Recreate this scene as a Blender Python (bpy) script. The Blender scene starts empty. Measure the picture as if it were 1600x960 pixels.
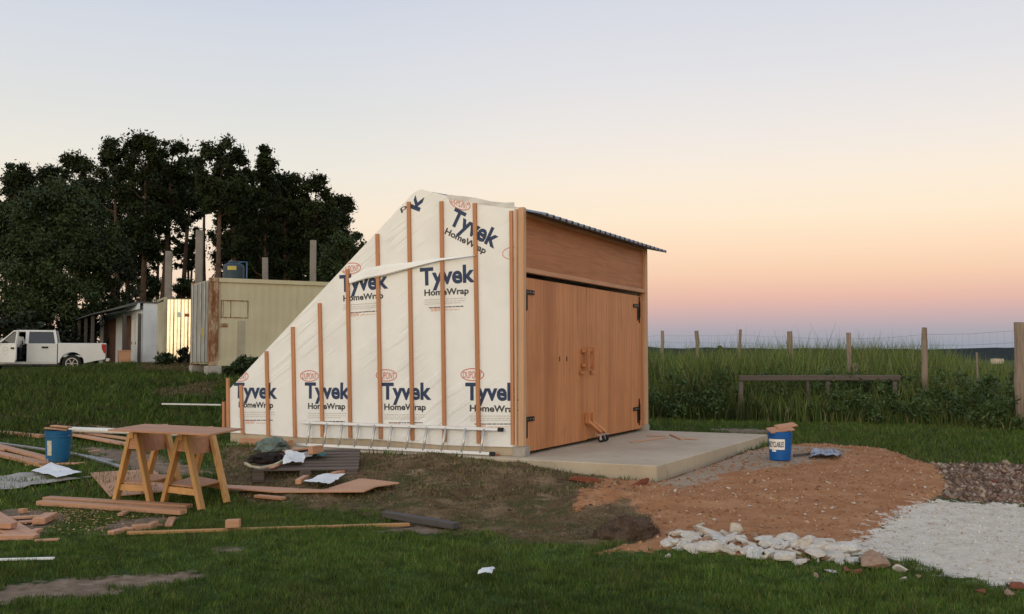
import bpy, bmesh, math, random
import numpy as np
from mathutils import Vector, Matrix, noise as mnoise

random.seed(7)
RNG = np.random.default_rng(11)
SC = bpy.context.scene
COL = SC.collection
R = math.radians

# ------------------------------------------------------------------ camera
F, PITCH, EYE = 1563.0, 0.0487, 1.65          # focal length in photo pixels, tilt, eye height
CP, SP = math.cos(PITCH), math.sin(PITCH)
cam = bpy.data.cameras.new('camera')
cam.sensor_width = 36.0
cam.lens = 36.0 * F / 1600.0
cam.clip_start, cam.clip_end = 0.1, 8000
camo = bpy.data.objects.new('camera', cam)
COL.objects.link(camo)
camo.location = (0, 0, EYE)
camo.rotation_euler = (math.pi / 2 + PITCH, 0, 0)
SC.camera = camo

# ------------------------------------------------------------------ colour / world / sun
def lin(r, g, b):
    f = lambda c: (c / 12.92 if c <= 0.04045 else ((c + 0.055) / 1.055) ** 2.4)
    return (f(r / 255), f(g / 255), f(b / 255), 1.0)

SC.view_settings.view_transform = 'Standard'
SC.view_settings.look = 'None'
SC.view_settings.exposure = 0.0
SC.view_settings.gamma = 1.0
SC.view_settings.use_curve_mapping = False

SUN_AZ = Vector((-0.42, -0.907, 0)).normalized()   # horizontal direction towards the sunset glow
SUN_EL = R(5)

world = bpy.data.worlds.new('World')
SC.world = world
world.use_nodes = True
nt = world.node_tree
nt.nodes.clear()
def N(t, **kw):
    n = nt.nodes.new(t)
    for k, v in kw.items():
        setattr(n, k, v)
    return n
def ramp(stops):
    r = N('ShaderNodeValToRGB')
    el = r.color_ramp.elements
    stops = sorted(stops)
    el[0].position, el[0].color = stops[0][0] / 90, stops[0][1]
    el[1].position, el[1].color = stops[-1][0] / 90, stops[-1][1]
    for p, c in stops[1:-1]:
        e = el.new(p / 90)
        e.color = c
    return r
def elev(y):
    return math.degrees(PITCH + math.atan((480 - y) / F))
tc = N('ShaderNodeTexCoord')
nrm = N('ShaderNodeVectorMath', operation='NORMALIZE')
nt.links.new(tc.outputs['Generated'], nrm.inputs[0])
sep = N('ShaderNodeSeparateXYZ')
nt.links.new(nrm.outputs[0], sep.inputs[0])
asn = N('ShaderNodeMath', operation='ARCSINE')
nt.links.new(sep.outputs['Z'], asn.inputs[0])
eln = N('ShaderNodeMath', operation='DIVIDE')
nt.links.new(asn.outputs[0], eln.inputs[0])
eln.inputs[1].default_value = math.pi / 2
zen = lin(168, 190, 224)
belt = ramp([(0, lin(144, 152, 164)), (elev(540), lin(150, 157, 170)), (elev(515), lin(174, 165, 174)),
             (elev(492), lin(204, 172, 172)), (elev(468), lin(229, 183, 168)), (elev(435), lin(244, 202, 174)),
             (elev(395), lin(251, 218, 187)), (elev(345), lin(252, 231, 204)), (elev(290), lin(249, 234, 215)),
             (elev(220), lin(239, 231, 224)), (elev(120), lin(225, 224, 227)), (elev(0), lin(213, 216, 226)),
             (40, lin(184, 199, 222)), (90, zen)])
cream = ramp([(0, lin(232, 196, 172)), (elev(500), lin(240, 206, 180)), (elev(430), lin(247, 221, 195)),
              (elev(350), lin(247, 230, 209)), (elev(270), lin(235, 230, 219)), (elev(180), lin(222, 223, 222)),
              (elev(90), lin(214, 218, 225)), (elev(0), lin(204, 210, 224)), (40, lin(180, 195, 220)), (90, zen)])
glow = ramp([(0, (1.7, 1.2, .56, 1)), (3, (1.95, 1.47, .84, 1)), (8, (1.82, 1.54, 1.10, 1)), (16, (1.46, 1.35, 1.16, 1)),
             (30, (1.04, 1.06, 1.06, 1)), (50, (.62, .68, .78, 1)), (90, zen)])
for r_ in (belt, cream, glow):
    nt.links.new(eln.outputs[0], r_.inputs[0])
flat = N('ShaderNodeVectorMath', operation='MULTIPLY')
nt.links.new(nrm.outputs[0], flat.inputs[0])
flat.inputs[1].default_value = (1, 1, 0)
flatn = N('ShaderNodeVectorMath', operation='NORMALIZE')
nt.links.new(flat.outputs[0], flatn.inputs[0])
dot = N('ShaderNodeVectorMath', operation='DOT_PRODUCT')
nt.links.new(flatn.outputs[0], dot.inputs[0])
dot.inputs[1].default_value = tuple(-SUN_AZ)
def maprange(lo, hi):
    m = N('ShaderNodeMapRange')
    m.interpolation_type = 'SMOOTHSTEP'
    nt.links.new(dot.outputs['Value'], m.inputs['Value'])
    m.inputs['From Min'].default_value = lo
    m.inputs['From Max'].default_value = hi
    return m
def mixc(a, b, f):
    m = N('ShaderNodeMix', data_type='RGBA')
    nt.links.new(f, m.inputs['Factor'])
    nt.links.new(a, m.inputs[6])
    nt.links.new(b, m.inputs[7])
    return m.outputs[2]
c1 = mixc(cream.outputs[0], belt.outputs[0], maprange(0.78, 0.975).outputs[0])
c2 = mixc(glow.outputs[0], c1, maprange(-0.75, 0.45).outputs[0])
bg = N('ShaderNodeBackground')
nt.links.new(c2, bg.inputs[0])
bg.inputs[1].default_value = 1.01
sky = N('ShaderNodeTexSky')
sky.sky_type = 'NISHITA'
sky.sun_disc = False
sky.sun_elevation = SUN_EL
sky.sun_rotation = math.atan2(SUN_AZ.x, SUN_AZ.y)
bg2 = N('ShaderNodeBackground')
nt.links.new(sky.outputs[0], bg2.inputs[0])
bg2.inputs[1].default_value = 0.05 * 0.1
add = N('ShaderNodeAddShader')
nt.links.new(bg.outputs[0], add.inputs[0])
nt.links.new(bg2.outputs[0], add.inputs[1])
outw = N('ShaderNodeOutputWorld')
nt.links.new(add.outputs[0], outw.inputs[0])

sun = bpy.data.lights.new('sun', 'SUN')
sun.energy = 0.4
sun.angle = R(25)
sun.color = (1.0, 0.93, 0.85)
suno = bpy.data.objects.new('sun', sun)
COL.objects.link(suno)
sd = Vector((SUN_AZ.x * math.cos(R(9)), SUN_AZ.y * math.cos(R(9)), math.sin(R(9))))
suno.rotation_euler = sd.to_track_quat('Z', 'Y').to_euler()
suno.location = (0, 0, 30)

# ------------------------------------------------------------------ ground height and pixel -> point helpers
def sst(a, b, x):
    t = np.clip((x - a) / (b - a), 0, 1)
    return t * t * (3 - 2 * t)

def ray(px, py):
    u, v = (px - 800) / F, (480 - py) / F
    return Vector((u, CP - v * SP, SP + v * CP))
def on_z(px, py, z):
    r = ray(px, py)
    return Vector((0, 0, EYE)) + r * ((z - EYE) / r.z)
def at_y(px, py, y):
    r = ray(px, py)
    return Vector((0, 0, EYE)) + r * (y / r.y)

SLAB_Z = 0.32
sl0, sl1, sl3 = on_z(1026, 728, SLAB_Z), on_z(1200, 679, SLAB_Z), on_z(345, 694.5, SLAB_Z)
sl2 = sl1 + (sl3 - sl0)
SLAB = [(p.x, p.y) for p in (sl0, sl1, sl2, sl3)]

def poly_sd(X, Y, poly):
    """signed distance to a polygon, positive inside"""
    X = np.asarray(X, float); Y = np.asarray(Y, float)
    n = len(poly)
    d = np.full(X.shape, 1e9)
    inside = np.zeros(X.shape, bool)
    for i in range(n):
        ax, ay = poly[i]; bx, by = poly[(i + 1) % n]
        ex, ey = bx - ax, by - ay
        wx, wy = X - ax, Y - ay
        t = np.clip((wx * ex + wy * ey) / (ex * ex + ey * ey + 1e-12), 0, 1)
        d = np.minimum(d, np.hypot(wx - ex * t, wy - ey * t))
        c = ((ay > Y) != (by > Y)) & (X < ex * (Y - ay) / (ey if abs(ey) > 1e-9 else 1e-9) + ax)
        inside ^= c
    return np.where(inside, d, -d)

def H(x, y):
    x = np.asarray(x, float); y = np.asarray(y, float)
    base = 0.17 * sst(9.5, 16, y)
    D = np.maximum(0, -poly_sd(x, y, SLAB))
    hp = 0.30 + (0.13 - 0.30) * sst(-0.6, 1.6, x)
    up = np.maximum(0, hp - base) * (1 - sst(0.0, 3.4, D))
    left = 1 - sst(-7.5, 1.0, x)
    rise = left * (0.85 * sst(15, 27, y) + 0.02 * np.clip(y - 27, 0, 30))
    rise = rise - 0.36 * (1 - sst(-18.5, -15.2, x)) * sst(29, 38, y)
    right = (1 - left) * 0.012 * np.clip(y - 20, 0, 30)
    far = -2.2 * sst(50, 420, y)
    return base + up + rise + right + far
def Hs(x, y):
    return float(H(x, y))

def gnd(px, py, lift=0.0):
    z = 0.1
    for _ in range(40):
        p = on_z(px, py, z)
        z = 0.5 * z + 0.5 * (Hs(p.x, p.y) + lift)
    return on_z(px, py, z)

def vnoise(X, Y, scale, seed=0):
    """cheap 2-D value noise in 0..1"""
    x = np.asarray(X) * scale + seed * 17.13; y = np.asarray(Y) * scale - seed * 9.7
    xi, yi = np.floor(x).astype(np.int64), np.floor(y).astype(np.int64)
    fx, fy = x - xi, y - yi
    fx, fy = fx * fx * (3 - 2 * fx), fy * fy * (3 - 2 * fy)
    def h(a, b):
        n = (a * 374761393 + b * 668265263 + seed * 974634) & 0x7fffffff
        n = ((n ^ (n >> 13)) * 1274126177) & 0x7fffffff
        return ((n ^ (n >> 16)) & 0xffff) / 65535.0
    return (h(xi, yi) * (1 - fx) + h(xi + 1, yi) * fx) * (1 - fy) + (h(xi, yi + 1) * (1 - fx) + h(xi + 1, yi + 1) * fx) * fy
def fbm(X, Y, scale, seed=0, octv=3):
    s, a, t = 0, 0.5, 0
    for i in range(octv):
        s = s + a * vnoise(X, Y, scale * 2 ** i, seed + i); t += a; a *= 0.5
    return s / t

# ------------------------------------------------------------------ materials
class Mat:
    def __init__(self, name, rough=0.8, metal=0.0, spec=0.3):
        self.m = bpy.data.materials.new(name)
        self.m.use_nodes = True
        self.t = self.m.node_tree
        self.b = self.t.nodes['Principled BSDF']
        self.b.inputs['Roughness'].default_value = rough
        self.b.inputs['Metallic'].default_value = metal
        self.b.inputs['Specular IOR Level'].default_value = spec
    def n(self, t, **kw):
        x = self.t.nodes.new(t)
        for k, v in kw.items():
            setattr(x, k, v)
        return x
    def l(self, a, b):
        self.t.links.new(a, b)
    def coords(self, scale=(1, 1, 1), kind='Object', rot=(0, 0, 0)):
        c = self.n('ShaderNodeTexCoord'); mp = self.n('ShaderNodeMapping')
        mp.inputs['Scale'].default_value = scale
        mp.inputs['Rotation'].default_value = rot
        self.l(c.outputs[kind], mp.inputs[0])
        return mp.outputs[0]
    def noise(self, vec, scale, detail=4, rough=0.6, dist=0.0):
        x = self.n('ShaderNodeTexNoise')
        x.inputs['Scale'].default_value = scale
        x.inputs['Detail'].default_value = detail
        x.inputs['Roughness'].default_value = rough
        x.inputs['Distortion'].default_value = dist
        if vec is not None:
            self.l(vec, x.inputs['Vector'])
        return x.outputs['Fac']
    def cr(self, fac, stops):
        r = self.n('ShaderNodeValToRGB')
        e = r.color_ramp.elements
        e[0].position, e[0].color = stops[0][0], (*stops[0][1][:3], 1)
        e[1].position, e[1].color = stops[-1][0], (*stops[-1][1][:3], 1)
        for p, c in stops[1:-1]:
            k = e.new(p); k.color = (*c[:3], 1)
        self.l(fac, r.inputs[0])
        return r.outputs[0]
    def mix(self, a, b, f, blend='MIX'):
        m = self.n('ShaderNodeMix', data_type='RGBA', blend_type=blend)
        for src, i in ((a, 6), (b, 7)):
            if isinstance(src, (tuple, list)):
                m.inputs[i].default_value = (*src[:3], 1)
            else:
                self.l(src, m.inputs[i])
        if isinstance(f, (int, float)):
            m.inputs['Factor'].default_value = f
        else:
            self.l(f, m.inputs['Factor'])
        return m.outputs[2]
    def math(self, op, a, b=None, clamp=False):
        m = self.n('ShaderNodeMath', operation=op, use_clamp=clamp)
        for s, i in ((a, 0), (b, 1)):
            if s is None: continue
            if isinstance(s, (int, float)):
                m.inputs[i].default_value = s
            else:
                self.l(s, m.inputs[i])
        return m.outputs[0]
    def maprange(self, v, a, b, c=0, d=1):
        m = self.n('ShaderNodeMapRange', interpolation_type='SMOOTHSTEP')
        self.l(v, m.inputs['Value'])
        for k, x in (('From Min', a), ('From Max', b), ('To Min', c), ('To Max', d)):
            m.inputs[k].default_value = x
        return m.outputs[0]
    def color(self, c):
        if isinstance(c, (tuple, list)):
            self.b.inputs['Base Color'].default_value = (*c[:3], 1)
        else:
            self.l(c, self.b.inputs['Base Color'])
    def bump(self, h, strength=0.4, dist=0.01):
        x = self.n('ShaderNodeBump')
        x.inputs['Strength'].default_value = strength
        x.inputs['Distance'].default_value = dist
        self.l(h, x.inputs['Height'])
        self.l(x.outputs[0], self.b.inputs['Normal'])
    def rnd(self):
        return self.n('ShaderNodeObjectInfo').outputs['Random']

def mat_wood(name, base, dark, axis='X', rough=0.62, vary=0.25, bands=0.0, shade=0.55):
    m = Mat(name, rough)
    sc = {'X': (0.6, 14, 14), 'Y': (14, 0.6, 14), 'Z': (14, 14, 0.6)}[axis]
    v = m.coords(sc)
    r = m.rnd()
    off = m.n('ShaderNodeVectorMath', operation='ADD')
    m.l(v, off.inputs[0])
    cmb = m.n('ShaderNodeCombineXYZ')
    k = m.math('MULTIPLY', r, 37.0)
    for i in range(3): m.l(k, cmb.inputs[i])
    m.l(cmb.outputs[0], off.inputs[1])
    g = m.noise(off.outputs[0], 1.6, 6, 0.65, 0.6)
    c = m.cr(g, [(0.30, dark), (0.52, base), (0.75, [x * 1.15 for x in base[:3]])])
    big = m.noise(m.coords((1, 1, 1)), 2.2, 3, 0.5)
    c = m.mix(c, [x * 0.72 for x in base[:3]], m.maprange(big, 0.45, 0.8, 0, 0.55))
    if bands:
        vb = m.coords({'X': (0.02, 6, 6), 'Z': (1.7, 1.7, 0.08)}[axis])
        bn = m.noise(vb, 1.0, 2, 0.5)
        c = m.mix(c, [base[0] * .62, base[1] * .52, base[2] * .45], m.maprange(bn, 0.45, 0.7, 0, bands))
    tint = m.mix(c, [min(1, base[0] * 1.25), base[1] * 1.3, base[2] * 1.5], m.math('MULTIPLY', r, vary))
    r2 = m.math('FRACT', m.math('MULTIPLY', r, 7.31))
    tint = m.mix(tint, [x * .62 for x in base[:3]], m.math('MULTIPLY', r2, shade))
    st = m.noise(m.coords(), 5.0, 5, .65)
    tint = m.mix(tint, [base[0] * .5, base[1] * .5, base[2] * .55], m.maprange(st, .60, .78, 0, .45))
    m.color(tint)
    m.bump(g, 0.25, 0.004)
    return m.m

def mat_plain(name, col, rough=0.6, metal=0.0, var=0.15, scale=6.0, bump=0.0, spec=0.3, bscale=40):
    m = Mat(name, rough, metal, spec)
    n = m.noise(m.coords(), scale, 4)
    m.color(m.mix(col, [c * (1 - var * 2) for c in col[:3]], m.maprange(n, 0.35, 0.75)))
    if bump:
        m.bump(m.noise(m.coords(), bscale, 4), bump, 0.01)
    return m.m

def mat_leaf(name, c0, c1, rough=0.6):
    m = Mat(name, rough, 0, 0.2)
    a = m.n('ShaderNodeAttribute', attribute_name='Col')
    s = m.n('ShaderNodeSeparateColor')
    m.l(a.outputs['Color'], s.inputs[0])
    m.color(m.mix(c0, c1, s.outputs[0]))
    return m.m
def mat_vcol(name, rough=0.75, spec=0.15):
    m = Mat(name, rough, 0, spec)
    a = m.n('ShaderNodeAttribute', attribute_name='Col')
    m.color(a.outputs['Color'])
    return m.m

M = {}
M['wood'] = mat_wood('planed_timber', (.52, .28, .165), (.40, .185, .10), 'X')
M['wood_z'] = mat_wood('batten_timber', (.50, .235, .115), (.38, .155, .07), 'Z', shade=.35)
M['fresh'] = mat_wood('fresh_timber', (.60, .37, .22), (.50, .27, .15), 'Z', vary=.15)
M['pine'] = mat_wood('pine_timber', (.56, .31, .115), (.40, .19, .06), 'Z', vary=.15)
M['pine_x'] = mat_wood('pine_timber_flat', (.55, .30, .12), (.40, .19, .07), 'X', vary=.15)
M['ply'] = mat_wood('plywood', (.46, .235, .13), (.37, .165, .085), 'X', vary=.1)
M['door'] = mat_wood('door_plywood', (.52, .225, .095), (.38, .145, .06), 'Z', 0.5, .05, bands=0.7, shade=.0)
M['header'] = mat_wood('header_plywood', (.39, .155, .064), (.27, .095, .038), 'X', 0.5, .05, bands=0.3, shade=0)
M['grey_wood'] = mat_wood('weathered_timber', (.14, .11, .095), (.07, .055, .048), 'X', 0.85, .3)
M['dark_wood'] = mat_wood('dark_timber', (.085, .075, .072), (.05, .045, .045), 'X', 0.75, .15)
M['post'] = mat_wood('fence_post_timber', (.27, .205, .155), (.13, .095, .07), 'Z', 0.9, .2)
M['bark'] = mat_plain('bark', (.10, .062, .042), .95, 0, .25, 3, .6)
M['steel'] = mat_plain('black_iron', (.012, .011, .011), .5, 0.6, .1)
M['alu'] = mat_plain('aluminium', (.58, .57, .56), .42, .7, .06, 5)
M['galv'] = mat_plain('grey_metal_profile', (.36, .36, .36), .42, .7, .15, 4)
M['roof'] = mat_plain('roof_sheet', (.20, .235, .29), .4, .55, .1, 3)
M['white'] = mat_plain('white_plastic', (.74, .74, .72), .45, 0, .05, 3)
M['cloth_white'] = mat_plain('white_sheet', (.70, .71, .72), .8, 0, .08, 5, .2)
M['cloth_grey'] = mat_plain('grey_sheet', (.36, .33, .30), .75, 0, .12, 3, .2)
M['teal'] = mat_plain('teal_plastic', (.035, .13, .14), .5, 0, .1)
M['sage'] = mat_plain('green_grey_plastic', (.145, .185, .16), .55, 0, .25, 9, .5)
M['soilclod'] = mat_plain('dark_clods', (.028, .019, .018), .95, 0, .3, 12, .8)
M['bluebucket'] = mat_plain('blue_plastic', (.008, .105, .24), .45, 0, .12, 5)
M['bluebucket2'] = mat_plain('bright_blue_plastic', (.006, .10, .36), .42, 0, .12, 5)
M['paper'] = mat_plain('paper_label', (.78, .77, .75), .7, 0, .04)
M['cream_label'] = mat_plain('cream_label', (.55, .52, .42), .7, 0, .15, 12)
M['ink'] = mat_plain('black_ink', (.02, .018, .03), .7, 0, .05)
M['navy'] = mat_plain('navy_print', (.030, .050, .115), .6, 0, .05)
M['charcoal'] = mat_plain('charcoal_print', (.05, .052, .062), .6, 0, .05)
M['red'] = mat_plain('red_print', (.62, .17, .13), .6, 0, .05)
M['palegrey'] = mat_plain('pale_grey_print', (.56, .54, .51), .6, 0, .05)
M['palered'] = mat_plain('pale_red_print', (.72, .49, .43), .6, 0, .05)
M['rubber'] = mat_plain('black_rubber', (.015, .015, .016), .75, 0, .1)
M['paint'] = mat_plain('white_car_paint', (.66, .66, .65), .28, 0, .04, 2, 0, .5)
M['glass'] = mat_plain('dark_window_glass', (.018, .024, .036), .12, 0, .1, 2, 0, .6)
M['redlens'] = mat_plain('red_lens', (.32, .012, .012), .3, 0, .1)
M['cabin'] = mat_plain('dark_cabin', (.012, .012, .014), .8, 0, .1)
M['rim'] = mat_plain('alloy_rim', (.42, .42, .43), .35, .7, .1)
M['hutwall'] = mat_plain('white_panel', (.60, .64, .68), .6, 0, .08, 1.5)
M['brown_panel'] = mat_plain('brown_panel', (.12, .06, .04), .8, 0, .25, 2)
M['darkroof'] = mat_plain('dark_roof_sheet', (.09, .095, .10), .6, .2, .2, 2)
M['conc_post'] = mat_plain('concrete_post', (.21, .19, .17), .9, 0, .15, 2.5, .4)
M['block'] = mat_plain('concrete_block', (.36, .33, .30), .9, 0, .15, 4, .4)
M['tank'] = mat_plain('blue_grey_plastic', (.022, .042, .062), .5, 0, .1)
M['yellow'] = mat_plain('yellow_label', (.42, .34, .08), .6, 0, .1)
M['pipeblue'] = mat_plain('blue_pipe', (.05, .12, .25), .5, 0, .1)
M['skin'] = mat_plain('skin', (.16, .085, .055), .6, 0, .08)
M['shirt'] = mat_plain('white_shirt', (.62, .60, .56), .85, 0, .08)
M['trousers'] = mat_plain('dark_trousers', (.012, .014, .03), .9, 0, .1)
M['hair'] = mat_plain('dark_hair', (.012, .009, .008), .8, 0, .1)
M['shoe'] = mat_plain('dark_shoe', (.02, .016, .014), .7, 0, .1)
M['farm_white'] = mat_plain('pale_farm_wall', (.62, .52, .42), .8, 0, .05)
M['bag'] = mat_plain('blue_white_plastic', (.30, .33, .42), .35, 0, .45, 22, .6)
M['brick'] = mat_plain('brick_red_clay', (.30, .105, .06), .9, 0, .2, 9, .4)
M['leaf'] = mat_vcol('leaf', .6, .25)
M['grass'] = mat_vcol('grass', .7, .12)
M['needle'] = mat_vcol('needles', .7, .12)
M['wire'] = mat_plain('fence_wire', (.10, .10, .11), .5, .6, .1)

def make_concrete():
    m = Mat('concrete', .9)
    v = m.coords()
    a = m.noise(v, 0.9, 5, .6); b = m.noise(v, 14, 4, .6)
    c = m.cr(a, [(.3, (.375, .30, .215)), (.55, (.465, .385, .285)), (.75, (.515, .435, .33))])
    c = m.mix(c, (.25, .19, .14), m.maprange(b, .58, .8, 0, .5))
    c = m.mix(c, (.30, .22, .14), m.maprange(m.noise(v, 2.3, 5, .7), .56, .72, 0, .45))
    m.color(c); m.bump(b, .25, .006)
    return m.m
M['concrete'] = make_concrete()

def make_wrap():
    m = Mat('building_wrap', .55, 0, .25)
    v = m.coords((1, 1, 1), rot=(R(38), 0, 0))
    st = m.n('ShaderNodeMapping'); st.inputs['Scale'].default_value = (1, .3, 3.6)
    m.l(m.coords((1, 1, 1), rot=(R(34), 0, 0)), st.inputs[0])
    w = m.noise(st.outputs[0], 1.5, 3, .5, .3)
    big = m.noise(m.coords(), .9, 3, .5)
    fine = m.noise(m.coords(), 28, 4, .6)
    h = m.math('ADD', m.math('MULTIPLY', m.maprange(w, .47, .56), m.maprange(big, .44, .60)), m.math('MULTIPLY', fine, .10))
    c = m.mix((.80, .805, .80), (.73, .735, .73), m.maprange(m.noise(m.coords(), 1.4, 4), .4, .7))
    specks = m.noise(m.coords(), 6.0, 2, .5)
    c = m.mix(c, (.42, .40, .37), m.maprange(specks, .77, .80, 0, .6))
    m.color(c)
    m.bump(h, .36, .02)
    return m.m
M['wrap'] = make_wrap()

def make_rust_container(name, base, light):
    m = Mat(name, .6)
    v = m.coords()
    a = m.noise(v, .8, 5, .6)
    st = m.noise(m.coords((5, 5, .35)), 1.4, 4, .6)
    c = m.mix(base, light, m.maprange(a, .35, .7))
    c = m.mix(c, (.17, .065, .03), m.maprange(st, .62, .78, 0, .55))
    m.color(c)
    return m.m
M['reefer'] = make_rust_container('cream_container_paint', (.44, .395, .265), (.51, .465, .33))
M['reefer_end'] = make_rust_container('grey_container_paint', (.22, .23, .225), (.34, .35, .34))
def make_rusty():
    m = Mat('rusty_steel', .85)
    n = m.noise(m.coords((3, 3, 1)), 2.2, 6, .7)
    m.color(m.cr(n, [(.32, (.09, .04, .022)), (.48, (.20, .085, .035)), (.60, (.36, .28, .19)), (.75, (.44, .38, .28))]))
    return m.m
M['rusty'] = make_rusty()
M['contgrey'] = make_rust_container('weathered_container_paint', (.30, .27, .19), (.42, .39, .30))
def make_shiny():
    m = Mat('shiny_steel_panel', .24, 1.0)
    a = m.noise(m.coords((6, 6, 1.2)), 1.2, 3, .5)
    m.color(m.mix((.47, .43, .32), (.36, .31, .22), m.maprange(a, .4, .75)))
    m.bump(m.noise(m.coords(), 1.6, 2), .12, .05)
    return m.m
M['shiny'] = make_shiny()

# ------------------------------------------------------------------ mesh helpers
class MB:
    def __init__(self):
        self.v, self.f, self.mi = [], [], []
    def add(self, verts, faces, mi=0):
        o = len(self.v)
        self.v += [tuple(p) for p in verts]
        self.f += [tuple(i + o for i in f) for f in faces]
        self.mi += [mi] * len(faces)
        return self
    def box(self, c, s, rot=None, mi=0):
        c = Vector(c); s = Vector(s) / 2
        P = []
        for dz in (-1, 1):
            for dy in (-1, 1):
                for dx in (-1, 1):
                    q = Vector((dx * s.x, dy * s.y, dz * s.z))
                    if rot is not None: q = rot @ q
                    P.append(c + q)
        return self.add(P, [(0, 2, 3, 1), (4, 5, 7, 6), (0, 1, 5, 4), (2, 6, 7, 3), (0, 4, 6, 2), (1, 3, 7, 5)], mi)
    def beam(self, a, b, w, h, up=(0, 0, 1), mi=0):
        a, b = Vector(a), Vector(b)
        x = (b - a); L = x.length; x.normalize()
        up = Vector(up)
        y = up.cross(x)
        if y.length < 1e-5: y = Vector((0, 1, 0)).cross(x)
        y.normalize(); z = x.cross(y)
        return self.box((a + b) / 2, (L, w, h), Matrix((x, y, z)).transposed(), mi)
    def tube(self, pts, rad, n=8, cap=True, mi=0):
        pts = [Vector(p) for p in pts]
        if not isinstance(rad, (list, tuple)): rad = [rad] * len(pts)
        V, Fs = [], []
        ref = None
        for i, p in enumerate(pts):
            t = (pts[min(i + 1, len(pts) - 1)] - pts[max(i - 1, 0)]).normalized()
            if ref is None:
                ref = Vector((0, 0, 1)) if abs(t.z) < .9 else Vector((1, 0, 0))
            u = (ref - t * ref.dot(t)).normalized(); w = t.cross(u); ref = u
            for k in range(n):
                a = 2 * math.pi * k / n
                V.append(p + (u * math.cos(a) + w * math.sin(a)) * rad[i])
        for i in range(len(pts) - 1):
            for k in range(n):
                k2 = (k + 1) % n
                Fs.append((i * n + k, i * n + k2, (i + 1) * n + k2, (i + 1) * n + k))
        if cap:
            Fs.append(tuple(reversed(range(n)))); Fs.append(tuple((len(pts) - 1) * n + k for k in range(n)))
        return self.add(V, Fs, mi)
    def lathe(self, prof, n=24, c=(0, 0, 0), mi=0, cap=True):
        V, Fs = [], []
        c = Vector(c)
        for r, z in prof:
            for k in range(n):
                a = 2 * math.pi * k / n
                V.append(c + Vector((r * math.cos(a), r * math.sin(a), z)))
        for i in range(len(prof) - 1):
            for k in range(n):
                k2 = (k + 1) % n
                Fs.append((i * n + k, i * n + k2, (i + 1) * n + k2, (i + 1) * n + k))
        if cap:
            Fs.append(tuple(reversed(range(n)))); Fs.append(tuple((len(prof) - 1) * n + k for k in range(n)))
        return self.add(V, Fs, mi)
    def prism(self, poly, thick, mi=0):
        """poly: ordered 3-D points, thick: vector"""
        t = Vector(thick); n = len(poly)
        P = [Vector(p) for p in poly]
        nrm_ = Vector((0, 0, 0))
        for i in range(n): nrm_ += P[i].cross(P[(i + 1) % n])
        if nrm_.dot(t) < 0: P.reverse()
        V = P + [p + t for p in P]
        Fs = [tuple(reversed(range(n))), tuple(range(n, 2 * n))]
        for i in range(n):
            j = (i + 1) % n
            Fs.append((i, j, j + n, i + n))
        return self.add(V, Fs, mi)
    def build(self, name, mat, parent=None, origin=None, smooth=False, bevel=0.0, matrix=None):
        me = bpy.data.meshes.new(name)
        V = self.v
        if origin is not None:
            o = Vector(origin)
            V = [tuple(Vector(p) - o) for p in V]
        me.from_pydata(V, [], self.f)
        mats = mat if isinstance(mat, (list, tuple)) else [mat]
        for m_ in mats: me.materials.append(m_)
        if len(mats) > 1: me.polygons.foreach_set('material_index', self.mi)
        if bevel:
            bm = bmesh.new(); bm.from_mesh(me)
            es = [e for e in bm.edges if len(e.link_faces) == 2 and e.calc_face_angle(0) > 0.5]
            bmesh.ops.bevel(bm, geom=es, offset=bevel, segments=1, affect='EDGES', clamp_overlap=True)
            bm.to_mesh(me); bm.free()
        if smooth:
            me.polygons.foreach_set('use_smooth', [True] * len(me.polygons))
        me.update()
        ob = bpy.data.objects.new(name, me)
        COL.objects.link(ob)
        if parent is not None:
            ob.parent = parent
        elif matrix is not None:
            ob.matrix_world = matrix
        elif origin is not None:
            ob.location = origin
        return ob

def tag(o, label=None, cat=None, group=None, kind=None):
    if label: o['label'] = label
    if cat: o['category'] = cat
    if group: o['group'] = group
    if kind: o['kind'] = kind
    return o
def empty(name, loc, rz=0, label=None, cat=None, group=None):
    o = bpy.data.objects.new(name, None)
    COL.objects.link(o)
    o.location = loc; o.rotation_euler = (0, 0, rz)
    o.empty_display_size = .1
    return tag(o, label, cat, group)

def np_mesh(name, V, faces_idx, nper, mat, cols=None, parent=None):
    """V (n,3), faces_idx flat int array with nper corners per face"""
    me = bpy.data.meshes.new(name)
    nf = len(faces_idx) // nper
    me.vertices.add(len(V)); me.vertices.foreach_set('co', np.asarray(V, np.float32).ravel())
    me.loops.add(len(faces_idx)); me.loops.foreach_set('vertex_index', np.asarray(faces_idx, np.int32))
    me.polygons.add(nf)
    me.polygons.foreach_set('loop_start', np.arange(0, nf * nper, nper, dtype=np.int32))
    me.update(calc_edges=True)
    if cols is not None:
        a = me.attributes.new('Col', 'FLOAT_COLOR', 'POINT')
        c = np.ones((len(V), 4), np.float32); c[:, :3] = cols
        a.data.foreach_set('color', c.ravel())
    me.materials.append(mat)
    o = bpy.data.objects.new(name, me)
    COL.objects.link(o)
    if parent is not None: o.parent = parent
    return o

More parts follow.
